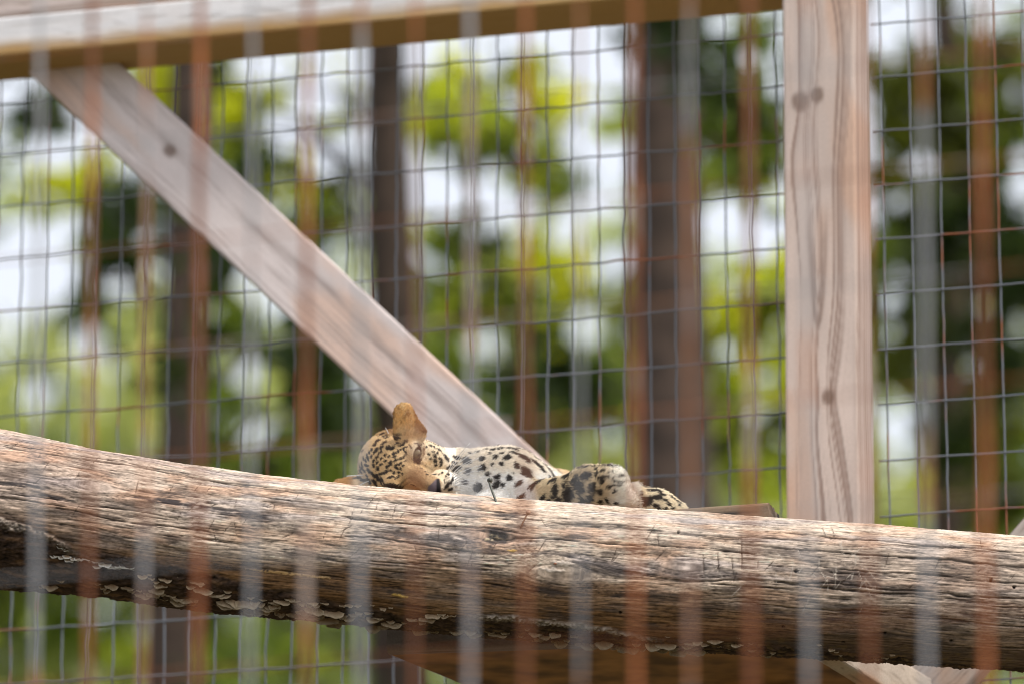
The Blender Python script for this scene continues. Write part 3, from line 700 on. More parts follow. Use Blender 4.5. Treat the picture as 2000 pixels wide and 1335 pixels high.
# near foreleg folded in front of the chest
cone((995, -985, -40), (1082, -990, 12), 50, 50, 16)
cone((1082, -992, 12), (1150, -952, 30), 50, 41, 18)
cone((1150, -952, 30), (1188, -950, 34), 41, 38, 12)
cone((1188, -950, 34), (1208, -982, 40), 39, 33, 12)
for q in (-18, 0, 18): cone((1210, -960 , 40 + q), (1227, -992, 42 + q), 15, 13, 5)
# far foreleg, mostly hidden
cone((960, -1005, -10), (900, -1015, 0), 44, 36, 14); cone((900, -1015, 0), (850, -1020, 5), 36, 32, 12)
# hind legs
cone((1190, -1065, -520), (1300, -1080, -330), 70, 58, 24); cone((1300, -1080, -330), (1265, -1010, -70), 46, 36, 20)
cone((1240, -985, -30), (1285, -992, -18), 40, 34, 14); cone((1285, -992, -18), (1318, -1003, -14), 34, 27, 12)
for q in (-14, 2, 18): cone((1312, -1004, -14 + q), (1330, -1008, -12 + q), 13, 11, 5)
cone((1180, -1080, -560), (1330, -1120, -470), 66, 50, 24); cone((1330, -1120, -470), (1290, -1080, -250), 40, 32, 16)
# head
ell(H(-14, 0, 4), (86, 72, 66), HA, 14)
ell(H(-42, 0, 4), (60, 62, 56), HA, 16)
for s in (1, -1):
    ell(H(22, 48 * s, -22), (46, 30, 40), HA, 16)        # cheeks
    ell(H(47, 34 * s, 40), (24, 22, 16), HA, 12)          # brow
    ell(H(108, 19 * s, -18), (32, 24, 27), HA, 9)         # whisker pads
cone(H(36, 0, 37), H(118, 0, 13), 24, 16, 10)             # bridge
ell(H(92, 0, -44), (32, 24, 22), HA, 10)                   # chin
ell(H(130, 0, 6), (13, 17, 13), HA, 6)                     # nose tip
# ears: cupped, the upper one standing up, the lower one folded out sideways
EN = np.array([0.30, 0.06, 0.95]); EN /= np.linalg.norm(EN)
cone((796, -842, -16), (788, -808, -10), 31, 22, 9, squash=(EN, 0.34))
cone((814, -846, -16), (800, -824, -10), 20, 10, 7, squash=(EN, 0.34))
cone((716, -946, -48), (662, -947, -44), 27, 14, 8, squash=(np.array([0.1, 0.6, 0.79]), 0.4))
# eyes: sockets
EYE = np.array([815.5, -886.0]); ED = np.array([0.27, 0.963])
def surf_z(x, y):
    i_ = int(round((x - gx[0]) / VX)); j_ = int(round((y - gy[0]) / VX)); col_ = SD[i_, j_]
    w = np.where(col_ < 0)[0]; return float(gz[w[-1]]) if len(w) else -50.0
ez = surf_z(*EYE)
EAX = np.array([[ED[1], -ED[0], -0.25], [ED[0], ED[1], 0.1], [0.25, 0, 0.97]]); EAX = np.array([v / np.linalg.norm(v) for v in EAX])
ell((EYE[0] - 3.5, EYE[1], ez - 1.0), (9, 19, 5.0), EAX, 6)
ell((EYE[0] + 8, EYE[1] + 1, ez - 1.5), (7, 17, 4.5), EAX, 5)             # lids
ell((EYE[0], EYE[1], ez + 7), (4.9, 12.6, 13), EAX, 1.5, op='s')
ell(H(143, 9, 4), (6, 4, 4), HA, 3, op='s'); ell(H(143, -9, 4), (6, 4, 4), HA, 3, op='s')
# rest on the deck and against the log
X_, Y_, Z_ = np.meshgrid(gx, gy, gz, indexing='ij', sparse=True)
hgt = ((LP0[2] - ZD) / LS + cP * (Y_ + 920) - sP * Z_ - 2.0).astype(np.float32)
SD = -smin(-SD, np.broadcast_to(hgt, SD.shape), 10)
lcx = np.array([700, 1300.0]); lcc = log_frame(lcx)[0]
# log axis in design units, straight enough over the leopard
rel = lcc - LP0; la = np.stack([rel @ VR / LS + 800, rel @ VU / LS - 920, rel @ VV / LS], 1)
ld = la[1] - la[0]; ld /= np.linalg.norm(ld); rl = float(lrad(1000)) * LSC / LS + 5
qx, qy, qz = X_ - la[0][0], Y_ - la[0][1], Z_ - la[0][2]; tq = qx * ld[0] + qy * ld[1] + qz * ld[2]
dl = np.sqrt(np.maximum(qx * qx + qy * qy + qz * qz - tq * tq, 0)) - rl
SD = -smin(-SD, dl.astype(np.float32), 8)
del hgt, dl, tq, qx, qy, qz

def surface_nets(D, org, h):
    s = D < 0; nx, ny, nz = D.shape
    cs = np.zeros((nx - 1, ny - 1, nz - 1), np.uint8)
    for a in (0, 1):
        for b_ in (0, 1):
            for c_ in (0, 1): cs += s[a:nx - 1 + a, b_:ny - 1 + b_, c_:nz - 1 + c_]
    idx = np.argwhere((cs > 0) & (cs < 8)); N = len(idx)
    vid = np.full(cs.shape, -1, np.int32); vid[tuple(idx.T)] = np.arange(N)
    acc = np.zeros((N, 3)); cnt = np.zeros(N)
    for ax_ in range(3):
        o1, o2 = [q for q in range(3) if q != ax_]
        for a in (0, 1):
            for b_ in (0, 1):
                p = idx.copy(); p[:, o1] += a; p[:, o2] += b_; q = p.copy(); q[:, ax_] += 1
                d0 = D[tuple(p.T)]; d1_ = D[tuple(q.T)]; mk = (d0 < 0) != (d1_ < 0)
                t = np.where(mk, d0 / np.where(mk, d0 - d1_, 1), 0)
                pt_ = (p - idx).astype(float); pt_[:, ax_] += t
                acc[mk] += pt_[mk]; cnt[mk] += 1
    V = org + h * (idx + acc / cnt[:, None])
    F_ = []
    for ax_ in range(3):
        o1, o2 = (ax_ + 1) % 3, (ax_ + 2) % 3
        sl0 = [slice(None)] * 3; sl1 = [slice(None)] * 3; sl0[ax_] = slice(0, -1); sl1[ax_] = slice(1, None)
        e = np.argwhere(s[tuple(sl0)] != s[tuple(sl1)])
        ok = (e[:, o1] > 0) & (e[:, o2] > 0) & (e[:, o1] < D.shape[o1] - 1) & (e[:, o2] < D.shape[o2] - 1); e = e[ok]
        def vv(d1_, d2_):
            q = e.copy(); q[:, o1] += d1_; q[:, o2] += d2_; return vid[tuple(q.T)]
        qd = np.stack([vv(-1, -1), vv(0, -1), vv(0, 0), vv(-1, 0)], -1)
        ins = s[tuple(e.T)]; qd[~ins] = qd[~ins][:, ::-1]; F_.append(qd)
    return V, np.vstack(F_)
BV, BF = surface_nets(SD, np.array([gx[0], gy[0], gz[0]]), VX)
del SD
# keep the largest piece only is unnecessary: all limbs are joined; relax a little
nb_ = np.vstack([BF[:, [0, 1]], BF[:, [1, 2]], BF[:, [2, 3]], BF[:, [3, 0]]])
for it in range(3):
    sm = np.zeros_like(BV); ct = np.zeros(len(BV))
    np.add.at(sm, nb_[:, 0], BV[nb_[:, 1]]); np.add.at(ct, nb_[:, 0], 1); np.add.at(sm, nb_[:, 1], BV[nb_[:, 0]]); np.add.at(ct, nb_[:, 1], 1)
    BV = BV * 0.5 + 0.5 * sm / np.maximum(ct, 1)[:, None]
fn_ = np.cross(BV[BF[:, 2]] - BV[BF[:, 0]], BV[BF[:, 3]] - BV[BF[:, 1]])
BN = np.zeros_like(BV)
for q in range(4): np.add.at(BN, BF[:, q], fn_)
BN /= np.linalg.norm(BN, axis=1)[:, None] + 1e-9

# height field seen from the front, to seat the markings on the surface
HB = 2.5; hx0, hy0 = 632.0, -1190.0
hi_ = ((BV[:, 0] - hx0) / HB).astype(int); hj_ = ((BV[:, 1] - hy0) / HB).astype(int)
HF = np.full((310, 175), -1e3); HI = np.full((310, 175), -1, int)
od = np.argsort(BV[:, 2]); HF[hi_[od], hj_[od]] = BV[od, 2]; HI[hi_[od], hj_[od]] = od
def seat(x, y):
    i0, j0 = int((x - hx0) / HB), int((y - hy0) / HB)
    for rr_ in range(0, 6):
        w = HI[max(0, i0 - rr_):i0 + rr_ + 1, max(0, j0 - rr_):j0 + rr_ + 1]; w = w[w >= 0]
        if len(w): return w[np.argmax(BV[w, 2])]
    return None
C2 = [(665,560,50,22,30),(700,575,60,22,20),(815,548,80,20,0),(840,577,70,16,-10),(795,585,70,18,10),(590,610,60,30,45),(665,630,90,28,35),(550,660,50,30,50),(640,690,60,28,30),(715,690,60,34,40),(770,700,70,28,30),(830,640,50,16,10),(930,620,70,22,20),(880,665,70,20,5),(920,690,60,18,-10),(570,730,45,40,0),(625,745,40,25,0),(790,760,50,22,0),(840,745,40,16,0),(915,730,70,16,-40),(940,765,50,14,-70),(690,785,40,25,10),(740,800,40,20,20),(800,800,45,22,-20),(860,720,60,14,0),
(490,750,35,25,50),(520,800,40,25,50),(480,830,40,30,60),(545,850,40,25,40),(590,800,40,25,20),(640,820,40,22,30),(690,850,40,22,-10),(750,880,60,35,20),(810,840,45,25,10),(870,820,70,16,35),(910,800,50,14,50),(820,900,60,20,40),(870,880,70,16,45),(710,920,35,35,0),(600,940,40,35,0),(545,905,40,30,60),(460,905,35,50,80),(420,960,35,60,80),(490,975,40,45,70),(535,1010,40,50,70),(590,870,35,25,30),(640,890,40,20,20),(650,995,110,22,0),(700,975,50,35,0),(745,960,25,40,80),(830,930,30,40,70),(800,985,35,30,60),(745,1035,30,35,80),(780,1030,30,30,60),(840,1040,60,22,40),(600,1050,60,30,-20),(660,1080,100,22,-20),(560,1110,70,35,-15),(640,1130,80,30,-10),(780,1140,130,40,0),(380,980,25,50,75),(360,1050,30,50,75),(425,1080,40,40,60),(470,1060,35,45,60),(400,900,25,40,65),(375,930,20,40,65),(440,850,30,34,60),(345,1000,20,40,80),(330,1060,24,40,80),(420,820,26,34,60),(500,1110,40,34,30),(460,790,30,24,50),(520,720,36,24,50),
(1230,610,45,25,-40),(1300,655,80,22,-40),(1370,705,60,20,-40),(1235,670,40,25,-50),(1320,725,60,30,-50),(1250,745,25,30,-70),(1300,760,35,25,-50),(1405,815,55,50,0),(1270,800,45,35,0),(1335,830,30,45,80),(1340,870,40,30,0),(1270,855,40,30,20),(1220,830,40,25,10),(1280,900,35,25,0),(1335,905,30,25,0),(1250,990,40,22,-40),(1355,975,30,25,0),(1325,1000,20,20,0),(1405,1020,20,20,0),(1380,1070,20,35,0),(1430,1000,35,20,-20),(1410,935,30,30,0),(1460,930,40,60,70),(1490,870,40,40,40),(1420,1130,110,28,50),(1480,1070,90,22,55),(1455,1180,60,30,50),(1510,935,45,60,-70),(1190,610,50,14,-20),(1280,700,30,16,-40),(1200,780,24,20,0),(1170,690,40,16,70)]
C2 += [(905,905,34,20,40),(880,940,30,20,50),(860,985,30,20,40),(930,850,26,16,50),(900,1000,22,14,30),(1120,930,26,14,-30),(1160,960,24,14,-30),(1190,1000,22,14,-30),(1080,640,26,14,20),(1130,650,30,14,-20)]
C3 = [(115,215,45,30,0),(45,215,45,40,0),(100,300,40,50,0),(180,240,70,44,0),(305,230,50,40,0),(305,300,60,50,0),(275,440,60,70,0),(265,175,35,20,0),(335,160,40,20,0),(410,128,50,18,0),(415,155,50,20,-20),(405,215,40,40,0),(365,185,25,18,0),(460,182,40,18,0),(520,150,70,30,-30),(550,178,50,25,-20),(505,220,55,40,-20),(455,262,35,30,0),(575,275,45,40,0),(640,215,60,50,0),(650,330,75,85,0),(755,265,60,45,0),(740,405,40,100,0),(595,420,45,60,0),(520,375,50,50,0),(425,365,50,40,0),(420,430,50,80,0),(620,515,60,30,0),(850,330,85,90,0),(600,150,60,20,-10),(670,160,60,18,-10),(740,190,60,18,-15),(820,215,80,20,-15),(885,260,90,25,-20),(550,330,20,20,0),(385,265,25,20,0),(210,190,34,18,0),(190,320,50,50,0),(170,400,40,44,0),(350,340,34,34,0),(470,430,30,34,0),(690,440,26,34,0),(930,270,60,20,-20),
(965,370,85,60,25),(945,415,40,40,0),(1035,400,70,80,30),(1115,350,70,50,0),(1195,345,40,50,0),(1235,400,45,50,0),(1110,290,25,45,60),(1030,312,60,20,10),(1205,268,70,16,0),(1290,285,100,18,15),(1325,265,80,18,25),(970,490,95,95,0),(868,470,50,90,0),(1065,435,60,80,20),(1155,430,60,60,0),(1140,515,50,60,0),(1080,520,60,50,0),(1220,485,40,45,0),(780,520,30,50,0),(820,535,40,20,0),(1225,550,40,30,0),(1280,380,25,50,80),(1318,340,60,12,20),(1275,540,30,30,0),(1290,450,30,30,0),(1340,560,40,15,0),(900,530,44,40,0),(1185,300,40,24,0),(1250,330,40,22,20),(1400,372,60,10,10),(1375,415,80,10,0),(1430,350,30,12,0),(1330,480,30,18,0),(1350,440,60,10,0),(1330,400,20,34,60),
(1580,490,70,30,0),(1600,545,90,70,0),(1650,468,90,22,-10),(1680,520,70,30,0),(1740,540,40,16,0),(1670,580,40,20,0),(1590,435,60,14,0),(1630,450,50,12,0),(1720,500,40,14,0),(1770,570,40,14,0),(1800,520,50,14,-20),(1840,545,50,14,-20),(1690,598,40,20,0),(1750,600,30,14,0),(1800,600,30,14,0),(1700,480,34,14,0),(1560,420,40,14,0),(1850,580,30,14,-30),(1550,500,30,40,0)]
spots = []
for x, y, l, w, a in C2: spots.append((640 + x / 6.067, -(760 + y / 6.067), l / 12.13 * 1.2, w / 12.13 * (1.75 if x < 1000 else 1.5), a, 0))
for x, y, l, w, a in C3: spots.append((860 + x / 4.0, -(840 + y / 4.0), l / 8.0 * 1.22, w / 8.0 * (1.25 if w > 24 or x < 1240 else 1.6), a, 1))
SP = []
for x, y, l, w, a, kd in spots:
    i_ = seat(x, y)
    if i_ is None: continue
    n = BN[i_]; cz = np.array([x, y, BV[i_, 2]]); nzz = max(n[2], 0.35)
    a = math.radians(a); d1_ = np.array([math.cos(a), math.sin(a), 0]); d2_ = np.array([-math.sin(a), math.cos(a), 0])
    t1 = d1_ + np.array([0, 0, -(n[:2] @ d1_[:2]) / nzz]); t2 = d2_ + np.array([0, 0, -(n[:2] @ d2_[:2]) / nzz])
    m1, m2 = min(1.4, np.linalg.norm(t1)), min(1.4, np.linalg.norm(t2)); t1 /= np.linalg.norm(t1); t2 /= np.linalg.norm(t2)
    SP.append((cz, n, t1, t2, l * m1, w * m2))
# spots on the sides the photo does not show
vis = set()
rs2 = np.random.default_rng(17)
cen = np.array([s[0] for s in SP])
for i_ in rs2.permutation(len(BV))[:9000]:
    p = BV[i_]
    if p[2] > -60 and p[0] < 900 and BN[i_, 2] > 0.1: continue
    hd = p[0] < 880
    mind = 17 if hd else 27
    if len(cen) and np.min(np.sum((cen - p) ** 2, 1)) < mind ** 2: continue
    if seat(p[0], p[1]) is not None and HF[int((p[0] - hx0) / HB), int((p[1] - hy0) / HB)] - p[2] < 5 and BN[i_, 2] > 0.3 and p[1] > -1000: continue
    n = BN[i_]; t1 = np.cross(n, rs2.normal(size=3)); t1 /= np.linalg.norm(t1); t2 = np.cross(n, t1); r_ = rs2.uniform(5, 7) if hd else rs2.uniform(7, 12)
    SP.append((p, n, t1, t2, r_ * 1.15, r_ * 0.85)); cen = np.vstack([cen, p])
EYEZ = ez
def coat(q, n):
    """albedo of the coat at design points q with normals n"""
    q = np.asarray(q, float); N = len(q); x, y, z = q[:, 0], q[:, 1], q[:, 2]
    nz1 = fbm(x / 13, y / 13 + z / 17, 3, 91); nz2 = fbm(x / 4.5, y / 4.5 + z / 6, 2, 93)
    rel_ = q - HO; hf, he, hu = rel_ @ fF, rel_ @ fE, rel_ @ fU
    col = np.broadcast_to(np.array([0.80, 0.70, 0.57]), (N, 3)).copy()          # chest
    white = sstep(-905, -935, y + 8 * nz1) ; col = mixc(col, (0.86, 0.83, 0.78), white)
    col = mixc(col, (0.66, 0.47, 0.28), sstep(-150, -260, z))                      # flank and back
    arm = sstep(1040, 1062, x + 0.45 * (y + 985) + 4 * nz1) * sstep(-45, -25, z); col = mixc(col, (0.62, 0.49, 0.31), arm)
    paw = sstep(1168, 1205, x + 10 * nz1) * sstep(-45, -25, z); col = mixc(col, (0.84, 0.78, 0.68), paw)
    pad_ = sstep(1.0, 0.5, np.hypot((x - 1226) / 14, (y + 962) / 20) + 0.25 * nz1) * sstep(-45, -25, z); col = mixc(col, (0.66, 0.50, 0.43), pad_ * 0.3)
    hind = sstep(1244, 1252, x + 3 * nz1) * sstep(40, 20, z); col = mixc(col, (0.80, 0.68, 0.48), hind)
    head_ = sstep(890, 868, x + 0.25 * (y + 930) + 4 * nz1) * sstep(-135, -115, z)
    hc = np.broadcast_to(np.array([0.66, 0.45, 0.23]), (N, 3)).copy()
    hc = mixc(hc, (0.74, 0.60, 0.42), sstep(826, 850, x - 0.2 * (y + 900)) * 0.9)     # upper cheek, paler
    hc = mixc(hc, (0.66, 0.50, 0.32), sstep(735, 705, x) * 0.7)
    br_ = sstep(25, 12, np.abs(he + 3 * nz1)) * sstep(70, 96, hf); hc = mixc(hc, (0.36, 0.225, 0.115), br_ * 0.95); hc = hc * (1 + br_ * (0.30 * fbm(x / 2.2, y / 2.2, 2, 99) + 0.22 * np.sin((x * 0.6 + y) / 3.2 + 2 * nz1) * sstep(-928, -940, y)))[:, None]   # nose bridge
    hc = mixc(hc, (0.72, 0.52, 0.30), sstep(24, 14, np.abs(he - 20)) * sstep(36, 46, hf) * sstep(74, 60, hf) * 0.6)
    hc = mixc(hc, (0.78, 0.66, 0.48), sstep(30, 16, np.hypot(x - 826, y + 878)) * 0.75)
    hc = mixc(hc, (0.78, 0.68, 0.52), sstep(858, 868, x) * sstep(-925, -940, y) * 0.8)
    col = col * (1 - head_[:, None]) + hc * head_[:, None]
    ear = sstep(-853, -845, y + 3 * nz1) * sstep(855, 840, x) * sstep(745, 752, x)
    ec = np.broadcast_to(np.array([0.78, 0.50, 0.21]), (N, 3)).copy()
    ec = mixc(ec, (0.30, 0.125, 0.04), sstep(0.0, 0.5, fbm(x / 9 + y / 22, y / 16 - x / 40, 3, 95)) * 0.7 + sstep(806, 822, x) * 0.3)
    ec = mixc(ec, (0.78, 0.58, 0.32), sstep(0.12, 0.5, fbm((x + 0.55 * y) / 3.2, (y - 0.5 * x) / 20, 2, 97)) * 0.7)
    tt_e = np.clip((y + 852) / 45.0, 0, 1); de = np.abs(x - (797 - 10 * tt_e)) / (33 - 13 * tt_e)
    ec = mixc(ec, (0.22, 0.095, 0.03), sstep(0.78, 1.05, np.maximum(de, np.hypot(x - 788, np.maximum(y + 807, 0)) / 22) + 0.1 * nz1) * 0.75)
    ec = mixc(ec, (0.80, 0.62, 0.36), sstep(-826, -846, y + 5 * nz1) * sstep(0.85, 0.5, de) * 0.55)
    col = col * (1 - ear[:, None]) + ec * ear[:, None]
    ear2 = sstep(696, 686, x); col = mixc(col, (0.40, 0.22, 0.09), ear2)
    # spots
    wob = 0.18 * nz1 + 0.26 * nz2
    best = np.full(N, 9.0)
    for cz, nn_, t1, t2, l, w in SP:
        rad_ = 1.5 * max(l, w) + 2
        mk = np.where((np.abs(x - cz[0]) < rad_) & (np.abs(y - cz[1]) < rad_) & (np.abs(z - cz[2]) < rad_ * 2))[0]
        if not len(mk): continue
        d = q[mk] - cz; val = np.sqrt((d @ t1 / l) ** 2 + (d @ t2 / w) ** 2 + (d @ nn_ / (1.2 * max(l, w))) ** 2)
        best[mk] = np.minimum(best[mk], val)
    noear = 1 - np.maximum(ear, ear2 * 0.7)
    sp_ = sstep(1.10, 0.85, best + wob) * noear
    col = mixc(col, (0.022, 0.017, 0.016), sp_ * 0.97)
    # eye rim, tear line, nose leather
    ex_ = (x - EYE[0]) * ED[1] - (y - EYE[1]) * ED[0]; ey_ = (x - EYE[0]) * ED[0] + (y - EYE[1]) * ED[1]
    er = np.sqrt((ex_ / 6.0) ** 2 + (ey_ / 13.5) ** 2); fr = sstep(-60, -40, z)
    col = mixc(col, (0.035, 0.022, 0.016), sstep(1.5, 1.2, er + 0.1 * nz2) * fr)
    def line(x0, y0, x1, y1, w, st, cc=(0.05, 0.03, 0.02)):
        nonlocal col
        dx, dy = x1 - x0, y1 - y0; s = np.clip(((x - x0) * dx + (y - y0) * dy) / (dx * dx + dy * dy), 0, 1)
        d = np.hypot(x - x0 - s * dx, y - y0 - s * dy) + 0.8 * nz2; col = mixc(col, cc, sstep(w * 1.3, w * 0.5, d) * st * fr)
    line(812, -900, 817, -903, 4.0, .95); line(817, -903, 832, -910, 2.2, .7); line(832, -910, 843, -916, 1.8, .5)
    line(822, -868, 812, -866, 2, .8); line(829, -874, 828, -888, 1.6, .7, (0.22, 0.10, 0.05)); line(800, -868, 806, -876, 1.8, .8)
    line(776, -948, 796, -934, 1.6, .6); line(784, -950, 803, -940, 1.3, .5, (0.12, 0.06, 0.03)); line(796, -934, 806, -931, 1.4, .4, (0.12, 0.06, 0.03)); line(752, -947, 786, -949, 4.0, .9)
    for a_ in range(4): line(868 + a_ * 1.5, -936 - a_ * 6, 878 + a_, -930 - a_ * 5, 1.0, .6)
    return np.clip(col, 0.01, 0.86)
def nose_mask(q):
    x, y, z = q[:, 0], q[:, 1], q[:, 2]
    # wedge of leather at the tip of the muzzle
    a = (x - 838) * 0.88 + (y + 958) * 0.0; up = -933 - 0.95 * np.maximum(0, 853 - x); rt = 861 - 0.15 * (y + 945)
    return sstep(-2.0, 1.0, up - y) * sstep(-1.5, 1.5, rt - x) * sstep(834, 838, x) * sstep(-20, 0, z)
bcolr = coat(BV, BN); nmk = nose_mask(BV)
bcolr = mixc(bcolr, (0.13, 0.10, 0.11), nmk); bcolr = mixc(bcolr, (0.015, 0.012, 0.013), nmk * sstep(851, 855, BV[:, 0]))
M_COAT = mat_attr('leopard_skin', 0.85, 0.05, 300, 0, 1, 0.2)
leo = thing('leopard', 'spotted leopard dozing on its side behind the log, one ear up and paws at right', 'leopard', loc=tuple(LW(np.array([1000.0, -1010, -150]))))
part('body', np_mesh('body', LW(BV), BF, bcolr), M_COAT, leo)
# fur: short tapered strands, coloured by the coat they grow from
tri = np.vstack([BF[:, [0, 1, 2]], BF[:, [0, 2, 3]]])
p0_, p1_, p2_ = BV[tri[:, 0]], BV[tri[:, 1]], BV[tri[:, 2]]
ar = np.linalg.norm(np.cross(p1_ - p0_, p2_ - p0_), axis=1); nt_ = BN[tri[:, 0]]
ctr = (p0_ + p1_ + p2_) / 3
seen = sstep(-0.25, 0.25, nt_[:, 2]) * sstep(-1025, -990, ctr[:, 1]) * sstep(-200, -130, ctr[:, 2])
wgt = ar * (0.10 + seen * np.where(ctr[:, 0] < 890, 1.5, 1.0))
NS = 190000
ch = RNG.choice(len(tri), NS, p=wgt / wgt.sum())
r1 = np.sqrt(RNG.random(NS)); r2 = RNG.random(NS)
rt = (1 - r1)[:, None] * p0_[ch] + (r1 * (1 - r2))[:, None] * p1_[ch] + (r1 * r2)[:, None] * p2_[ch]
rn = BN[tri[ch, 0]] + 0.15 * RNG.normal(size=(NS, 3)); rn /= np.linalg.norm(rn, axis=1)[:, None]
NT = H(140, 0, 0)
isear = (rt[:, 1] > -852) & (rt[:, 0] < 850); ishead = (rt[:, 0] < 888) & (rt[:, 2] > -120)
flow = np.where(ishead[:, None], rt - NT, np.array([0.75, -0.25, -0.2]))
flow = np.where(isear[:, None], np.array([0.42, 0.85, 0.25]), flow)
wr = (rt[:, 0] > 1160) & (rt[:, 0] < 1246) & (rt[:, 2] > -40); flow = np.where(wr[:, None], np.stack([0.5 + 0 * rt[:, 0], 0.5 + (rt[:, 1] + 950) / 60, 0.2 + 0 * rt[:, 0]], -1), flow)
flow = flow / (np.linalg.norm(flow, axis=1)[:, None] + 1e-9)
clump = np.stack([perlin(rt[:, 0] / 7, rt[:, 1] / 7 + rt[:, 2] / 9, 101), perlin(rt[:, 0] / 7 + 40, rt[:, 1] / 7 + rt[:, 2] / 9, 102), 0 * rt[:, 0]], -1)
flow = flow + 0.18 * RNG.normal(size=(NS, 3)) + np.where(ishead, 0.25, 0.38)[:, None] * clump
flow -= rn * np.sum(flow * rn, 1)[:, None]; flow /= np.linalg.norm(flow, axis=1)[:, None] + 1e-9
leng = np.where(ishead, 4.6, 13.0); leng = np.where(isear, 6.5, leng); leng = np.where(wr, 12.5, leng)
leng = np.where((rt[:, 0] > 1246), 8.0, leng)
chest = (~ishead) & (rt[:, 0] < 1050); leng = np.where(chest, 10.0, leng)
leng = leng * RNG.uniform(0.6, 1.25, NS)
dn = np.hypot(rt[:, 0] - NT[0], rt[:, 1] - NT[1]); leng = np.where(ishead, leng * (0.45 + 0.55 * sstep(20, 75, dn)), leng)
ey2 = np.hypot((rt[:, 0] - EYE[0]) / 8.5, (rt[:, 1] - EYE[1]) / 15)
keep = ~((ey2 < 1.0) & (rt[:, 2] > -60)) & (nose_mask(rt) < 0.3)
rt, rn, flow, leng = rt[keep], rn[keep], flow[keep], leng[keep]; ns = len(rt)
lift = np.where((rt[:, 0] > 1160) & (rt[:, 0] < 1246), 0.5, 0.34)[:, None]
d1_ = flow + rn * lift; d1_ /= np.linalg.norm(d1_, axis=1)[:, None]
d2_ = flow + rn * lift * 0.35 + np.array([0, -0.12, 0]); d2_ /= np.linalg.norm(d2_, axis=1)[:, None]
sd = np.cross(d1_, np.array([0, 0, 1.0]) + 0.6 * rn); sd /= np.linalg.norm(sd, axis=1)[:, None] + 1e-9
wd = RNG.uniform(0.45, 0.8, ns)[:, None]
a0 = rt - rn * 0.6; a1 = a0 + d1_ * leng[:, None] * 0.5; a2 = a1 + d2_ * leng[:, None] * 0.5
SV = np.stack([a0 - sd * wd, a0 + sd * wd, a1 + sd * wd * 0.8, a1 - sd * wd * 0.8, a2], 1)
fc = coat(rt, rn) * RNG.uniform(0.82, 1.2, ns)[:, None]
FC = np.repeat(np.clip(fc, 0.01, 0.9)[:, None], 5, 1)
bi = np.arange(ns)[:, None] * 5
fur = part('fur', np_mesh('fur', LW(SV.reshape(-1, 3)), [bi + np.array([[0, 1, 2, 3]]), bi + np.array([[3, 2, 4]])], FC.reshape(-1, 3)), mat_attr('leopard_fur', 0.6, 0.02, 50, 0, 1, 0.25), leo)
fur['kind'] = 'stuff'
# eyeball
me_v, me_f = [], []
na, nb2 = 24, 14
for a in range(nb2 + 1):
    for b_ in range(na):
        t_, p_ = math.pi * a / nb2, 2 * math.pi * b_ / na
        me_v.append((math.sin(t_) * math.cos(p_), math.sin(t_) * math.sin(p_), math.cos(t_)))
for a in range(nb2):
    for b_ in range(na): me_f.append((a * na + b_, (a + 1) * na + b_, (a + 1) * na + (b_ + 1) % na, a * na + (b_ + 1) % na))
ev = np.array(me_v); ecx = np.array([EYE[0], EYE[1], ez - 8.0])
gaze = np.array([0.25, -0.10, 0.96]); gaze /= np.linalg.norm(gaze); cosg = ev @ gaze
ecol = np.broadcast_to(np.array([0.05, 0.035, 0.025]), ev.shape).copy()
ecol = mixc(ecol, (0.07, 0.052, 0.034), sstep(0.2, 0.5, cosg)); ecol = mixc(ecol, (0.16, 0.13, 0.075), sstep(0.55, 0.8, cosg)); ecol = mixc(ecol, (0.05, 0.04, 0.03), sstep(0.95, 0.98, cosg))
m_eye, nt, b = mat_base('leopard_eye'); at = nd(nt, 'ShaderNodeAttribute', attribute_name='Col'); nt.links.new(at.outputs['Color'], b.inputs['Base Color'])
b.inputs['Roughness'].default_value = 0.38; b.inputs['Specular IOR Level'].default_value = 0.3
part('eye', np_mesh('eye', LW(ecx + ev * 13.0), np.array(me_f)[:, ::-1], ecol), m_eye, leo)
# whiskers
M_WH = mat_plain('whisker', (0.85, 0.85, 0.84), 0.4, 0, 0.5, 0.03)
wh = [((1425, 975), (1470, 850), (1690, 625)), ((1440, 970), (1500, 870), (1660, 690)), ((1460, 965), (1540, 850), (1760, 740)), ((1495, 1010), (1600, 900), (1790, 800)), ((1500, 1035), (1620, 930), (1810, 890)), ((1510, 1060), (1640, 960), (1850, 950)), ((1515, 1085), (1640, 1000), (1830, 900)), ((1505, 1110), (1610, 1040), (1760, 1050)), ((1500, 1130), (1600, 1110), (1700, 1150)), ((1520, 1140), (1620, 1070), (1740, 1090)), ((1480, 1000), (1560, 890), (1720, 820)), ((1490, 1190), (1560, 1170), (1640, 1190)),
      ((370, 1140), (450, 1085), (560, 1072)), ((215, 1032), (360, 1015), (520, 1028)), ((715, 530), (700, 495), (675, 455))]
for k, (a, b_, c_) in enumerate(wh):
    q = [np.array([640 + v[0] / 6.067, -(760 + v[1] / 6.067)]) for v in (a, b_, c_)]
    i_ = seat(*q[0]); z0 = BV[i_, 2] if i_ is not None else 0
    t = np.linspace(0, 1, 12)[:, None]; xy = (1 - t) ** 2 * q[0] + 2 * t * (1 - t) * q[1] + t ** 2 * q[2]
    zz = z0 + 2 + (46 if k < 12 else 8) * t[:, 0] - 14 * t[:, 0] ** 2
    if k == 14: zz = z0 + 0 * zz
    v, fs = tube(LW(np.column_stack([xy, zz])), np.linspace(0.9, 0.35, 12) * LS * 1.15, 5)
    part('whisker', np_mesh('whisker', v, fs), M_WH, leo)

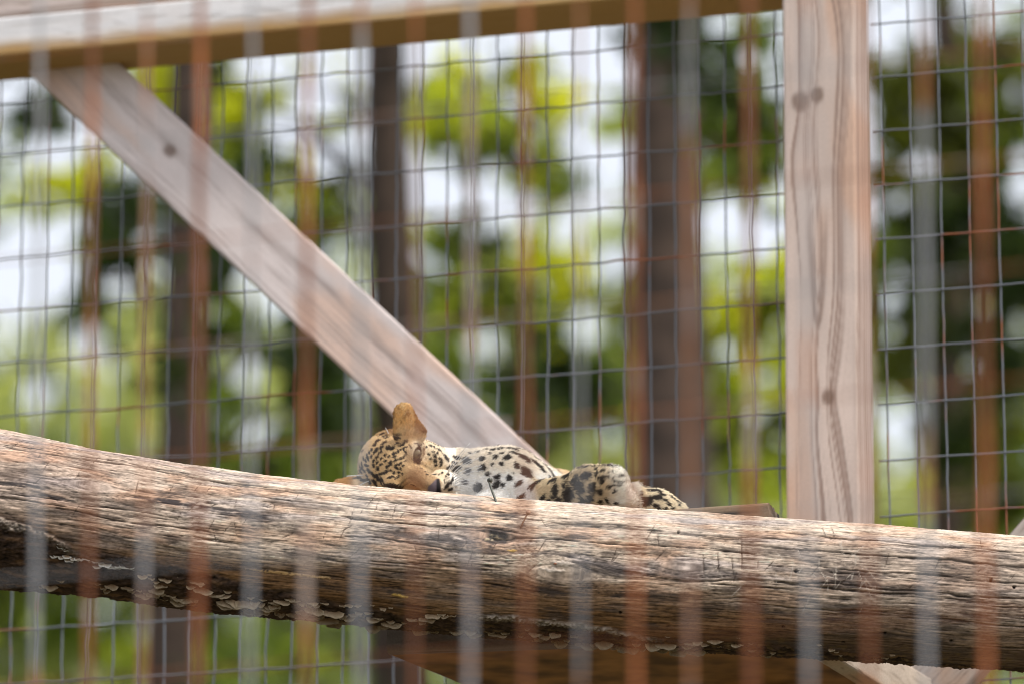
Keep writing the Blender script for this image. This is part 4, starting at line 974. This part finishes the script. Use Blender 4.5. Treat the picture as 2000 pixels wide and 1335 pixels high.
# ------------------------------------------------------------------ trees behind the enclosure
LCOL = {'yellow': (0.44, 0.47, 0.03), 'lime': (0.30, 0.36, 0.06), 'green': (0.12, 0.17, 0.04), 'dark': (0.034, 0.058, 0.018), 'pale': (0.34, 0.38, 0.21), 'olive': (0.095, 0.115, 0.025)}
GAPS = [(60, 520, 150, 130), (20, 190, 50, 30), (110, 300, 60, 40), (225, 560, 40, 40), (520, 140, 75, 40), (620, 190, 80, 60), (560, 250, 50, 60), (640, 300, 60, 60), (700, 140, 40, 40), (520, 560, 90, 70), (480, 730, 45, 60), (500, 840, 50, 40), (80, 760, 60, 45), (170, 690, 40, 40),
        (810, 110, 40, 25), (940, 110, 60, 20), (880, 380, 65, 55), (960, 400, 40, 60), (1000, 200, 30, 30), (940, 672, 52, 46), (1140, 640, 50, 50), (1110, 100, 45, 20), (1180, 140, 40, 30), (1130, 270, 40, 60), (1190, 310, 60, 60), (1160, 210, 50, 40), (1110, 450, 45, 60), (1190, 520, 45, 45), (1040, 400, 30, 30), (1420, 50, 40, 20), (1420, 430, 50, 70), (1480, 480, 45, 50), (1510, 160, 30, 40), (1500, 120, 30, 24), (1180, 400, 40, 40), (1440, 560, 30, 20),
        (1745, 100, 22, 50), (1800, 60, 30, 30), (1985, 370, 30, 50), (1885, 715, 32, 32), (1755, 850, 45, 90), (1990, 640, 22, 40), (1800, 20, 50, 18), (1740, 650, 22, 40), (1760, 390, 24, 20), (1980, 180, 24, 40)]
_g = np.random.default_rng(8); GAPS += [(float(_g.uniform(0, 2000)), float(_g.uniform(40, 900)), float(q), float(q)) for q in _g.uniform(14, 34, 150)]
GA = np.array(GAPS, float); GA[:, 2:] *= 0.88
def project(p):
    d = p - CAM; z = d @ VF; return 1000 + F * (d @ VR) / z, 667.5 - F * (d @ VU) / z
def leaves(cent, rad_, per, size, col, rng, gapk=1.0):
    n = len(cent); p = np.repeat(cent, per, 0) + rng.normal(size=(n * per, 3)) * np.repeat(rad_, per)[:, None] * 0.55
    cl_ = np.repeat(col, per, 0) * rng.uniform(0.7, 1.3, (n * per, 1))
    x, y = project(p); ok = np.ones(len(p), bool)
    for gx_, gy_, ga, gb in GA: ok &= ((x - gx_) / (ga * gapk)) ** 2 + ((y - gy_) / (gb * gapk)) ** 2 > rng.uniform(0.55, 1.25, len(p))
    p, cl_ = p[ok], cl_[ok]; n = len(p)
    a = rng.normal(size=(n, 3)); a /= np.linalg.norm(a, axis=1)[:, None]; u = np.array([0, 0, 1.0]) + 0.8 * rng.normal(size=(n, 3))
    b_ = np.cross(u, a); b_ /= np.linalg.norm(b_, axis=1)[:, None]; nr_ = np.cross(a, b_)
    s = size * rng.uniform(0.65, 1.25, (n, 1))
    q = np.stack([p - a * s * 0.6, p + b_ * s * 0.36 + nr_ * s * 0.08, p + a * s * 0.6, p - b_ * s * 0.36 + nr_ * s * 0.08], 1)
    return q.reshape(-1, 3), np.repeat(cl_, 4, 0)
def tree(name, label, px, Y, tw, h, boughs, filler, size, lean=0.0, group='trees beyond the enclosure', seed=0, crown_z=None, trunk=True):
    """boughs: (px, py, rx, ry, n clumps, colour); filler: (count, radius, colour) for the crown outside the view"""
    rng = np.random.default_rng(seed + 400); ft = P(px, 900, Y); ft[2] = 0
    root = thing(name, label, 'tree', group, loc=tuple(ft)); sc_ = Y / F
    zs = np.linspace(0, h, 12); pts = np.stack([ft[0] + lean * zs + 0.05 * np.sin(zs * 0.9 + seed), ft[1] + 0.05 * np.cos(zs + seed), zs], -1)
    mb = [tube(pts, np.linspace(tw * 0.62, tw * 0.18, 12), 12)]
    cc, rad_, cl_ = [], [], []
    for bx_, by_, rx, ry, n, cn in boughs:
        n = int(round(n * (1.5 if cn in ('dark', 'olive', 'green') else 1.1)))
        Yb = np.where(rng.random(n) < 0.22, Y - tw - 0.5, Y + tw + 0.25 + np.abs(rng.normal(0, 0.8, n))); th_ = rng.uniform(0, 6.28, n); rr_ = np.sqrt(rng.uniform(0, 1, n))
        for a_, b_, y_ in zip(bx_ + rx * rr_ * np.cos(th_), by_ + ry * rr_ * np.sin(th_), Yb): cc.append(P(a_, b_, y_)); rad_.append(rng.uniform(0.06, 0.15)); cl_.append(np.array(LCOL[cn if rng.random() > 0.3 or cn in ('dark', 'olive') else ('dark', 'green', 'olive')[rng.integers(0, 3)]]) * rng.uniform(0.75, 1.25))
        e = P(bx_, by_ - 10, Y); zz = max(1.5, e[2] - abs(e[0] - ft[0]) * 0.6); s0 = np.array([np.interp(zz, zs, pts[:, 0]), np.interp(zz, zs, pts[:, 1]), zz])
        if 0.3 < np.linalg.norm(e - s0) < 1.0: mb.append(tube([s0, s0 * 0.5 + e * 0.5 + np.array([0, 0, 0.12]), e], [min(0.022, tw * 0.12), min(0.014, tw * 0.08), 0.006], 6))
    nfl, rf, cn = filler; zc = crown_z or h * 0.85
    k = 0
    while k < nfl:
        d = rng.normal(size=3); d /= np.linalg.norm(d); p = np.array([ft[0] + lean * zc, ft[1], zc]) + d * rf * rng.uniform(0.3, 1) ** 0.5 * np.array([1, 1, 0.8])
        x, y = project(p[None]); k += 1
        if -60 < x[0] < 2060 and -60 < y[0] < 1400: continue
        cc.append(p); rad_.append(rng.uniform(0.2, 0.4)); cl_.append(np.array(LCOL[cn]) * rng.uniform(0.8, 1.2))
    for a_ in range(5):
        d = np.array([math.cos(a_ * 1.26 + seed), math.sin(a_ * 1.26 + seed), 0.7]); s0 = pts[int(min(11, np.searchsorted(zs, min(1.6 + Y * 0.40, h * 0.9))))]; mb.append(tube([s0, s0 + d * rf * 0.35 + np.array([0, 0, .1]), s0 + d * rf * 0.75], [tw * 0.16, tw * 0.09, 0.01], 6))
    v, fs = merge(mb); part('trunk', np_mesh('trunk', v, fs), M_BARK, root)
    v, cl2 = leaves(np.array(cc), np.array(rad_), 34, size, np.array(cl_), rng)
    part('crown', np_mesh('crown', v, np.arange(len(v)).reshape(-1, 4), cl2, smooth=False), M_LEAF, root)
    return root
tree('maple_tree', 'bright yellow green maple behind the diagonal brace, thin dark stem right of the brace', 762, 24, 0.36, 13.0,
     [(400, 190, 110, 75, 20, 'yellow'), (330, 170, 60, 50, 8, 'yellow'), (470, 260, 60, 70, 9, 'lime'), (520, 345, 60, 36, 9, 'yellow'), (130, 350, 60, 45, 8, 'yellow'), (560, 180, 40, 60, 4, 'pale'), (640, 380, 60, 40, 6, 'lime'), (690, 210, 60, 70, 5, 'yellow'), (600, 440, 60, 60, 8, 'green')],
     (140, 2.6, 'lime'), 0.08, seed=1, crown_z=8.6)
tree('maple_tree', 'yellow green tree in the middle, seen left of the thick dark trunk', 1075, 27, 0.12, 9.5,
     [(880, 180, 60, 60, 10, 'yellow'), (880, 240, 60, 40, 8, 'lime'), (960, 200, 60, 70, 9, 'lime'), (1060, 170, 60, 60, 8, 'yellow'), (1020, 270, 70, 50, 8, 'yellow'), (1200, 240, 50, 40, 6, 'lime'), (1090, 530, 90, 60, 13, 'yellow'), (1070, 590, 60, 40, 8, 'yellow'), (930, 600, 90, 30, 10, 'lime'), (880, 490, 60, 50, 9, 'green'), (940, 300, 70, 30, 6, 'green'), (1060, 330, 50, 50, 8, 'green'), (1230, 600, 60, 60, 8, 'lime'), (960, 520, 60, 40, 6, 'pale')],
     (140, 2.8, 'lime'), 0.09, seed=2)
tree('oak_tree', 'thick dark trunked tree standing left of the square post', 1325, 21.5, 0.42, 14,
     [(1420, 180, 60, 90, 12, 'dark'), (1430, 300, 50, 60, 8, 'green'), (1480, 230, 50, 60, 8, 'green'), (1280, 60, 90, 40, 8, 'dark'), (1450, 120, 60, 50, 6, 'green')],
     (220, 3.6, 'green'), 0.085, seed=3)
tree('maple_tree', 'sunlit lime green sapling between the thick trunk and the square post', 1500, 23, 0.05, 6.6,
     [(1440, 640, 60, 60, 12, 'yellow'), (1500, 620, 50, 70, 10, 'lime'), (1430, 760, 60, 70, 12, 'lime'), (1500, 780, 50, 80, 12, 'yellow'), (1450, 900, 80, 70, 14, 'lime'), (1520, 560, 40, 40, 6, 'yellow'), (1420, 370, 40, 40, 5, 'lime'), (1170, 900, 90, 60, 10, 'pale'), (1500, 370, 40, 30, 4, 'lime')],
     (40, 1.2, 'lime'), 0.08, seed=4, crown_z=6.4)
tree('oak_tree', 'dark olive leaved tree behind the mesh right of the post', 1845, 25, 0.25, 13,
     [(1800, 180, 90, 90, 22, 'olive'), (1920, 150, 90, 90, 22, 'olive'), (1830, 330, 110, 90, 24, 'olive'), (1940, 290, 70, 90, 16, 'green'), (1760, 500, 70, 90, 14, 'green'), (1900, 480, 100, 90, 24, 'dark'), (1960, 560, 60, 90, 14, 'dark'), (1770, 680, 60, 60, 9, 'olive'), (1850, 620, 60, 60, 10, 'dark'), (1950, 720, 50, 70, 11, 'dark'), (1920, 900, 70, 110, 16, 'olive'), (1980, 950, 40, 80, 8, 'green'), (1720, 560, 40, 60, 6, 'lime'), (1860, 830, 60, 60, 8, 'dark')],
     (200, 3.0, 'olive'), 0.09, seed=5)
tree('oak_tree', 'dark brown trunk behind the diagonal brace, also showing below the left of the log', 340, 22.5, 0.29, 13,
     [(260, 440, 60, 50, 9, 'dark'), (240, 500, 50, 50, 7, 'dark'), (400, 520, 50, 70, 9, 'dark'), (380, 680, 50, 60, 7, 'dark'), (450, 640, 40, 40, 5, 'green'), (610, 680, 40, 70, 10, 'dark'), (640, 800, 60, 70, 13, 'dark'), (590, 900, 60, 50, 8, 'green'), (470, 940, 60, 60, 8, 'green'), (170, 560, 20, 40, 3, 'dark'), (430, 790, 40, 60, 6, 'green'), (60, 230, 50, 30, 4, 'dark')],
     (140, 2.6, 'dark'), 0.085, seed=6, crown_z=8.2)
tree('oak_tree', 'tree with deep green leaves showing just above the back of the leopard', 1040, 30, 0.12, 9,
     [(1075, 700, 45, 50, 7, 'dark'), (990, 780, 60, 50, 8, 'dark'), (1040, 850, 60, 60, 9, 'dark'), (1130, 780, 60, 60, 8, 'dark'), (870, 540, 40, 60, 6, 'green'), (1220, 720, 50, 70, 7, 'green'), (880, 700, 50, 50, 6, 'green')],
     (80, 2.0, 'dark'), 0.10, seed=7)
# far woodland: one soft mass of foliage
rng = np.random.default_rng(77); cc, cl_ = [], []
while len(cc) < 1750:
    px, py = rng.uniform(-2500, 4500), rng.uniform(330, 3300)
    pr = np.interp(py, [330, 480, 700, 900, 1300], [0.05, 0.2, 0.5, 0.85, 1.0]) * (0.75 + 0.5 * float(perlin(px / 210, py / 160, 111)))
    if py > 1500: pr *= 0.35
    if rng.random() > pr: continue
    cc.append(P(px, py, rng.uniform(52, 66)))
    dk_ = float(perlin(px / 170 + 9, py / 170, 112)); cl_.append(np.array(LCOL['pale' if dk_ > 0.05 else ('lime' if rng.random() < 0.25 else ('green' if rng.random() < 0.6 else 'dark'))]) * rng.uniform(0.8, 1.2))
v, cl2 = leaves(np.array(cc), rng.uniform(0.5, 0.8, len(cc)), 60, 0.30, np.array(cl_), rng, 0.9)
far = obj('far_foliage', np_mesh('far_foliage', v, np.arange(len(v)).reshape(-1, 4), cl2, smooth=False), M_LEAF)
far['kind'] = 'stuff'; far['label'] = 'soft pale green mass of distant woodland beyond the trees'
